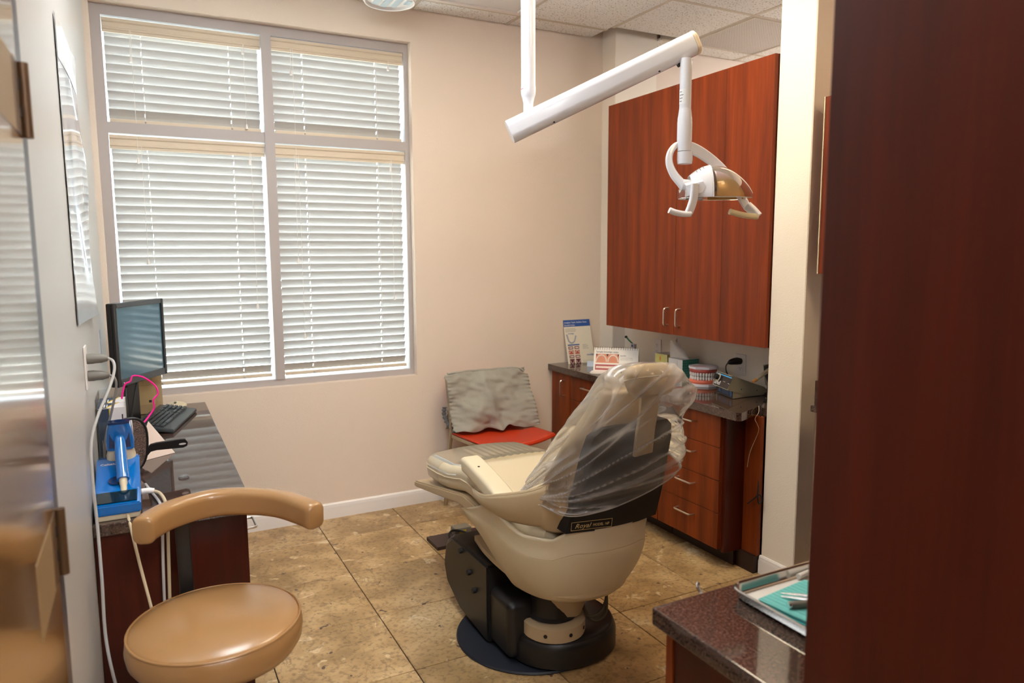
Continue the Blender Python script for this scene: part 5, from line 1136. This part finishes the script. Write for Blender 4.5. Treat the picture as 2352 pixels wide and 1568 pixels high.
for f in (.24, .80): c_ = A0+(A1-A0)*f; obj('arm_screw', cyl(new(), c_+Vector((-.010, -.016, -.0455)), c_+Vector((-.010, -.016, -.0415)), .004, seg=10), M_blackm, arm)
QX, QY = 1.795, 2.098
obj('drop_pole', cyl(new(), (QX, QY, 2.005), (QX, QY, 2.195), .0212), M_lamp, ol_)
obj('drop_collar', lathe(new(), [(.0213, 2.02), (.0245, 1.995), (.0262, 1.985), (.0262, 1.975), (.0268, 1.974), (.0268, 1.912), (.026, 1.90), (.024, 1.87), (.001, 1.87)], (QX, QY, 0), 32), M_lamp, ol_)
lb = obj('rating_label', grid(new(), lambda u, v_: (QX+.0216*math.cos(R(150+85*u)), QY+.0216*math.sin(R(150+85*u)), 2.035+.052*v_), 10, 2), simple('label_paper', C(226, 230, 232), .4), ol_)
for k in range(4): obj('print_line', grid(new(), lambda u, v_, k=k: (QX+.0219*math.cos(R(165+(30+8*(k % 3))*u)), QY+.0219*math.sin(R(165+(30+8*(k % 3))*u)), 2.043+.011*k+.002*v_), 8, 1), M_ink, lb)
E1, E2, E3 = Vector((.888, -.459, 0)), Vector((.459, .888, 0)), Vector((0, 0, 1)); LC = Vector((QX, QY, 0))
def L(a, b_, z): return LC+E1*a+E2*b_+E3*z
obj('lower_knob', lathe(new(), [(.001, 1.823), (.026, 1.825), (.028, 1.84), (.028, 1.868), (.001, 1.868)], (QX+.004, QY, 0), 28), M_lamp, ol_)
band = rrect(.018, .0045, .004, 2)
yk = cr([L(-.006, .004, 1.897), L(-.032, 0, 1.890), L(-.053, -.008, 1.862), L(-.056, -.014, 1.825), L(-.040, -.020, 1.785), L(-.016, -.026, 1.755), L(-.002, -.028, 1.738)], 7)
obj('yoke', tube(new(), yk, [.75+.65*k/(len(yk)-1) for k in range(len(yk))], sec=rrect(.009, .0125, .007, 4), upv=E2), M_lamp, ol_, smooth=60)
yk = cr([L(-.015, .012, 1.888), L(.03, .02, 1.884), L(.085, .03, 1.858), L(.145, .035, 1.812), L(.195, .035, 1.755), L(.228, .03, 1.700), L(.245, .022, 1.668)], 6)
obj('yoke', tube(new(), yk, [1.15-.45*k/(len(yk)-1) for k in range(len(yk))], sec=rrect(.008, .020, .006, 4), upv=E2), M_lamp, ol_, smooth=60)
# head: half shell, white shoulder on the left, smoked shield on the right
HC = Vector((.108, -.01, 1.700))
def dome(a, t_, s=1.0):
    # a: 0..1 along the width, t_: angle over the top
    xx = -.128+.268*a; w_ = math.sin(math.pi*min(max(a*.94+.03, 0), 1))**.62
    return L(HC.x+xx, HC.y+math.cos(t_)*.078*w_*s, HC.z+math.sin(t_)*.120*w_*s*(1.0-.12*(a-.4)))
def shell(a0, a1, s, n1=18, n2=20, t0=0., t1=math.pi): return grid(new(), lambda u, v_: tuple(dome(a0+(a1-a0)*u, t0+(t1-t0)*v_, s)), n1, n2)
hd = obj('head_shell', shell(.14, .40, 1.0), M_lamp, ol_, smooth=60, solid=.004)
for k in range(3): obj('vent_slot', tube(new(), [dome(.225+.045*k, R(60+6*j), 1.025) for j in range(10)], .0013, 5), simple('slot_grey', C(120, 112, 104), .5) if k == 0 else MATS['slot_grey'], hd)
obj('smoked_shield', shell(.40, 1.0, .99), clear('smoked_shield', (.95, .91, .84, 1), .25, .05, .16, C(214, 196, 186)), ol_, smooth=60)
obj('left_shield', shell(.0, .14, .98, 8, 16), clear('clear_shield', (.93, .9, .88, 1), .25, .04, .05), ol_, smooth=60)
def refl_mat():
    m, n, l, b = mk('dichroic_reflector'); g = n.new('ShaderNodeLayerWeight'); g.inputs[0].default_value = .45; tc = n.new('ShaderNodeTexCoord'); t = n.new('ShaderNodeSeparateXYZ'); l.new(tc.outputs['Object'], t.inputs[0])
    mr = n.new('ShaderNodeMapRange'); mr.inputs[1].default_value = 1.71; mr.inputs[2].default_value = 1.80; l.new(t.outputs['Z'], mr.inputs[0])
    r = n.new('ShaderNodeValToRGB'); r.color_ramp.elements[0].color = C(196, 154, 84); r.color_ramp.elements[1].color = C(190, 182, 226); x = r.color_ramp.elements.new(.55); x.color = C(160, 136, 92)
    l.new(mr.outputs[0], r.inputs[0]); l.new(r.outputs[0], b.inputs['Base Color']); b.inputs['Metallic'].default_value = .25; b.inputs['Roughness'].default_value = .3; return m
obj('reflector', shell(.46, .93, .86), refl_mat(), ol_, smooth=60, solid=.002)
obj('bulb_block', grid(new(), lambda u, v_: tuple(L(HC.x-.02+.05*u, HC.y-.03+.06*v_, HC.z+.035)), 2, 2), M_grey, ol_, solid=.02)
obj('shield_seam', tube(new(), [dome(.405, R(6*j), 1.01) for j in range(31)], .0022, 6), M_lamp, ol_)
obj('lower_lip', tube(new(), [dome(.03+.94*k/20, 0, .995) for k in range(21)][::-1]+[dome(.03+.94*k/20, math.pi, .995) for k in range(21)], .0022, 6), clear('lip_clear', (.95, .93, .9, 1), .4, .05, .2), ol_)
obj('pivot_joint', tube(new(), [L(-.010, -.03, 1.748), L(.018, -.035, 1.744), L(.038, -.03, 1.742)], [.020, .020, .024], 16), M_lamp, ol_)
obj('shoulder', loft(new(), [[L(x, y, z) for x, y, z in ((-.008, -.075, 1.74), (.052, -.078, 1.755), (.062, -.080, 1.735), (.048, -.082, 1.715), (.004, -.08, 1.705))], [L(x, y, z) for x, y, z in ((-.008, -.025, 1.76), (.052, -.028, 1.775), (.062, -.03, 1.74), (.048, -.032, 1.715), (.004, -.03, 1.705))]]), M_lamp, hd, smooth=30)
hand = lambda pts, n=6: tube(new(), cr(pts, n), 1, sec=rrect(.0105, .0125, .009, 4), upv=(0, 0, 1))
obj('handle_bracket', tube(new(), cr([L(.022, -.082, 1.745), L(.019, -.083, 1.70), L(.010, -.083, 1.665), L(.002, -.083, 1.645)], 5), 1, sec=rrect(.016, .008, .006, 3), upv=(1, 0, 0)), M_lamp, ol_)
obj('handle_grip', hand([L(.008, -.085, 1.640), L(-.018, -.088, 1.640), L(-.048, -.092, 1.645), L(-.070, -.094, 1.653)]), M_lamp, ol_, smooth=60)
obj('handle_bracket', tube(new(), cr([L(.243, .022, 1.675), L(.262, .012, 1.655), L(.278, .002, 1.634)], 5), 1, sec=rrect(.012, .016, .006, 3), upv=(1, 0, 0)), M_lamp, ol_)
obj('handle_grip', hand([L(.275, .0, 1.634), L(.240, -.006, 1.636), L(.205, -.012, 1.642), L(.168, -.016, 1.652)]), simple('ivory_grip', C(222, 208, 170), .35), ol_, smooth=60)
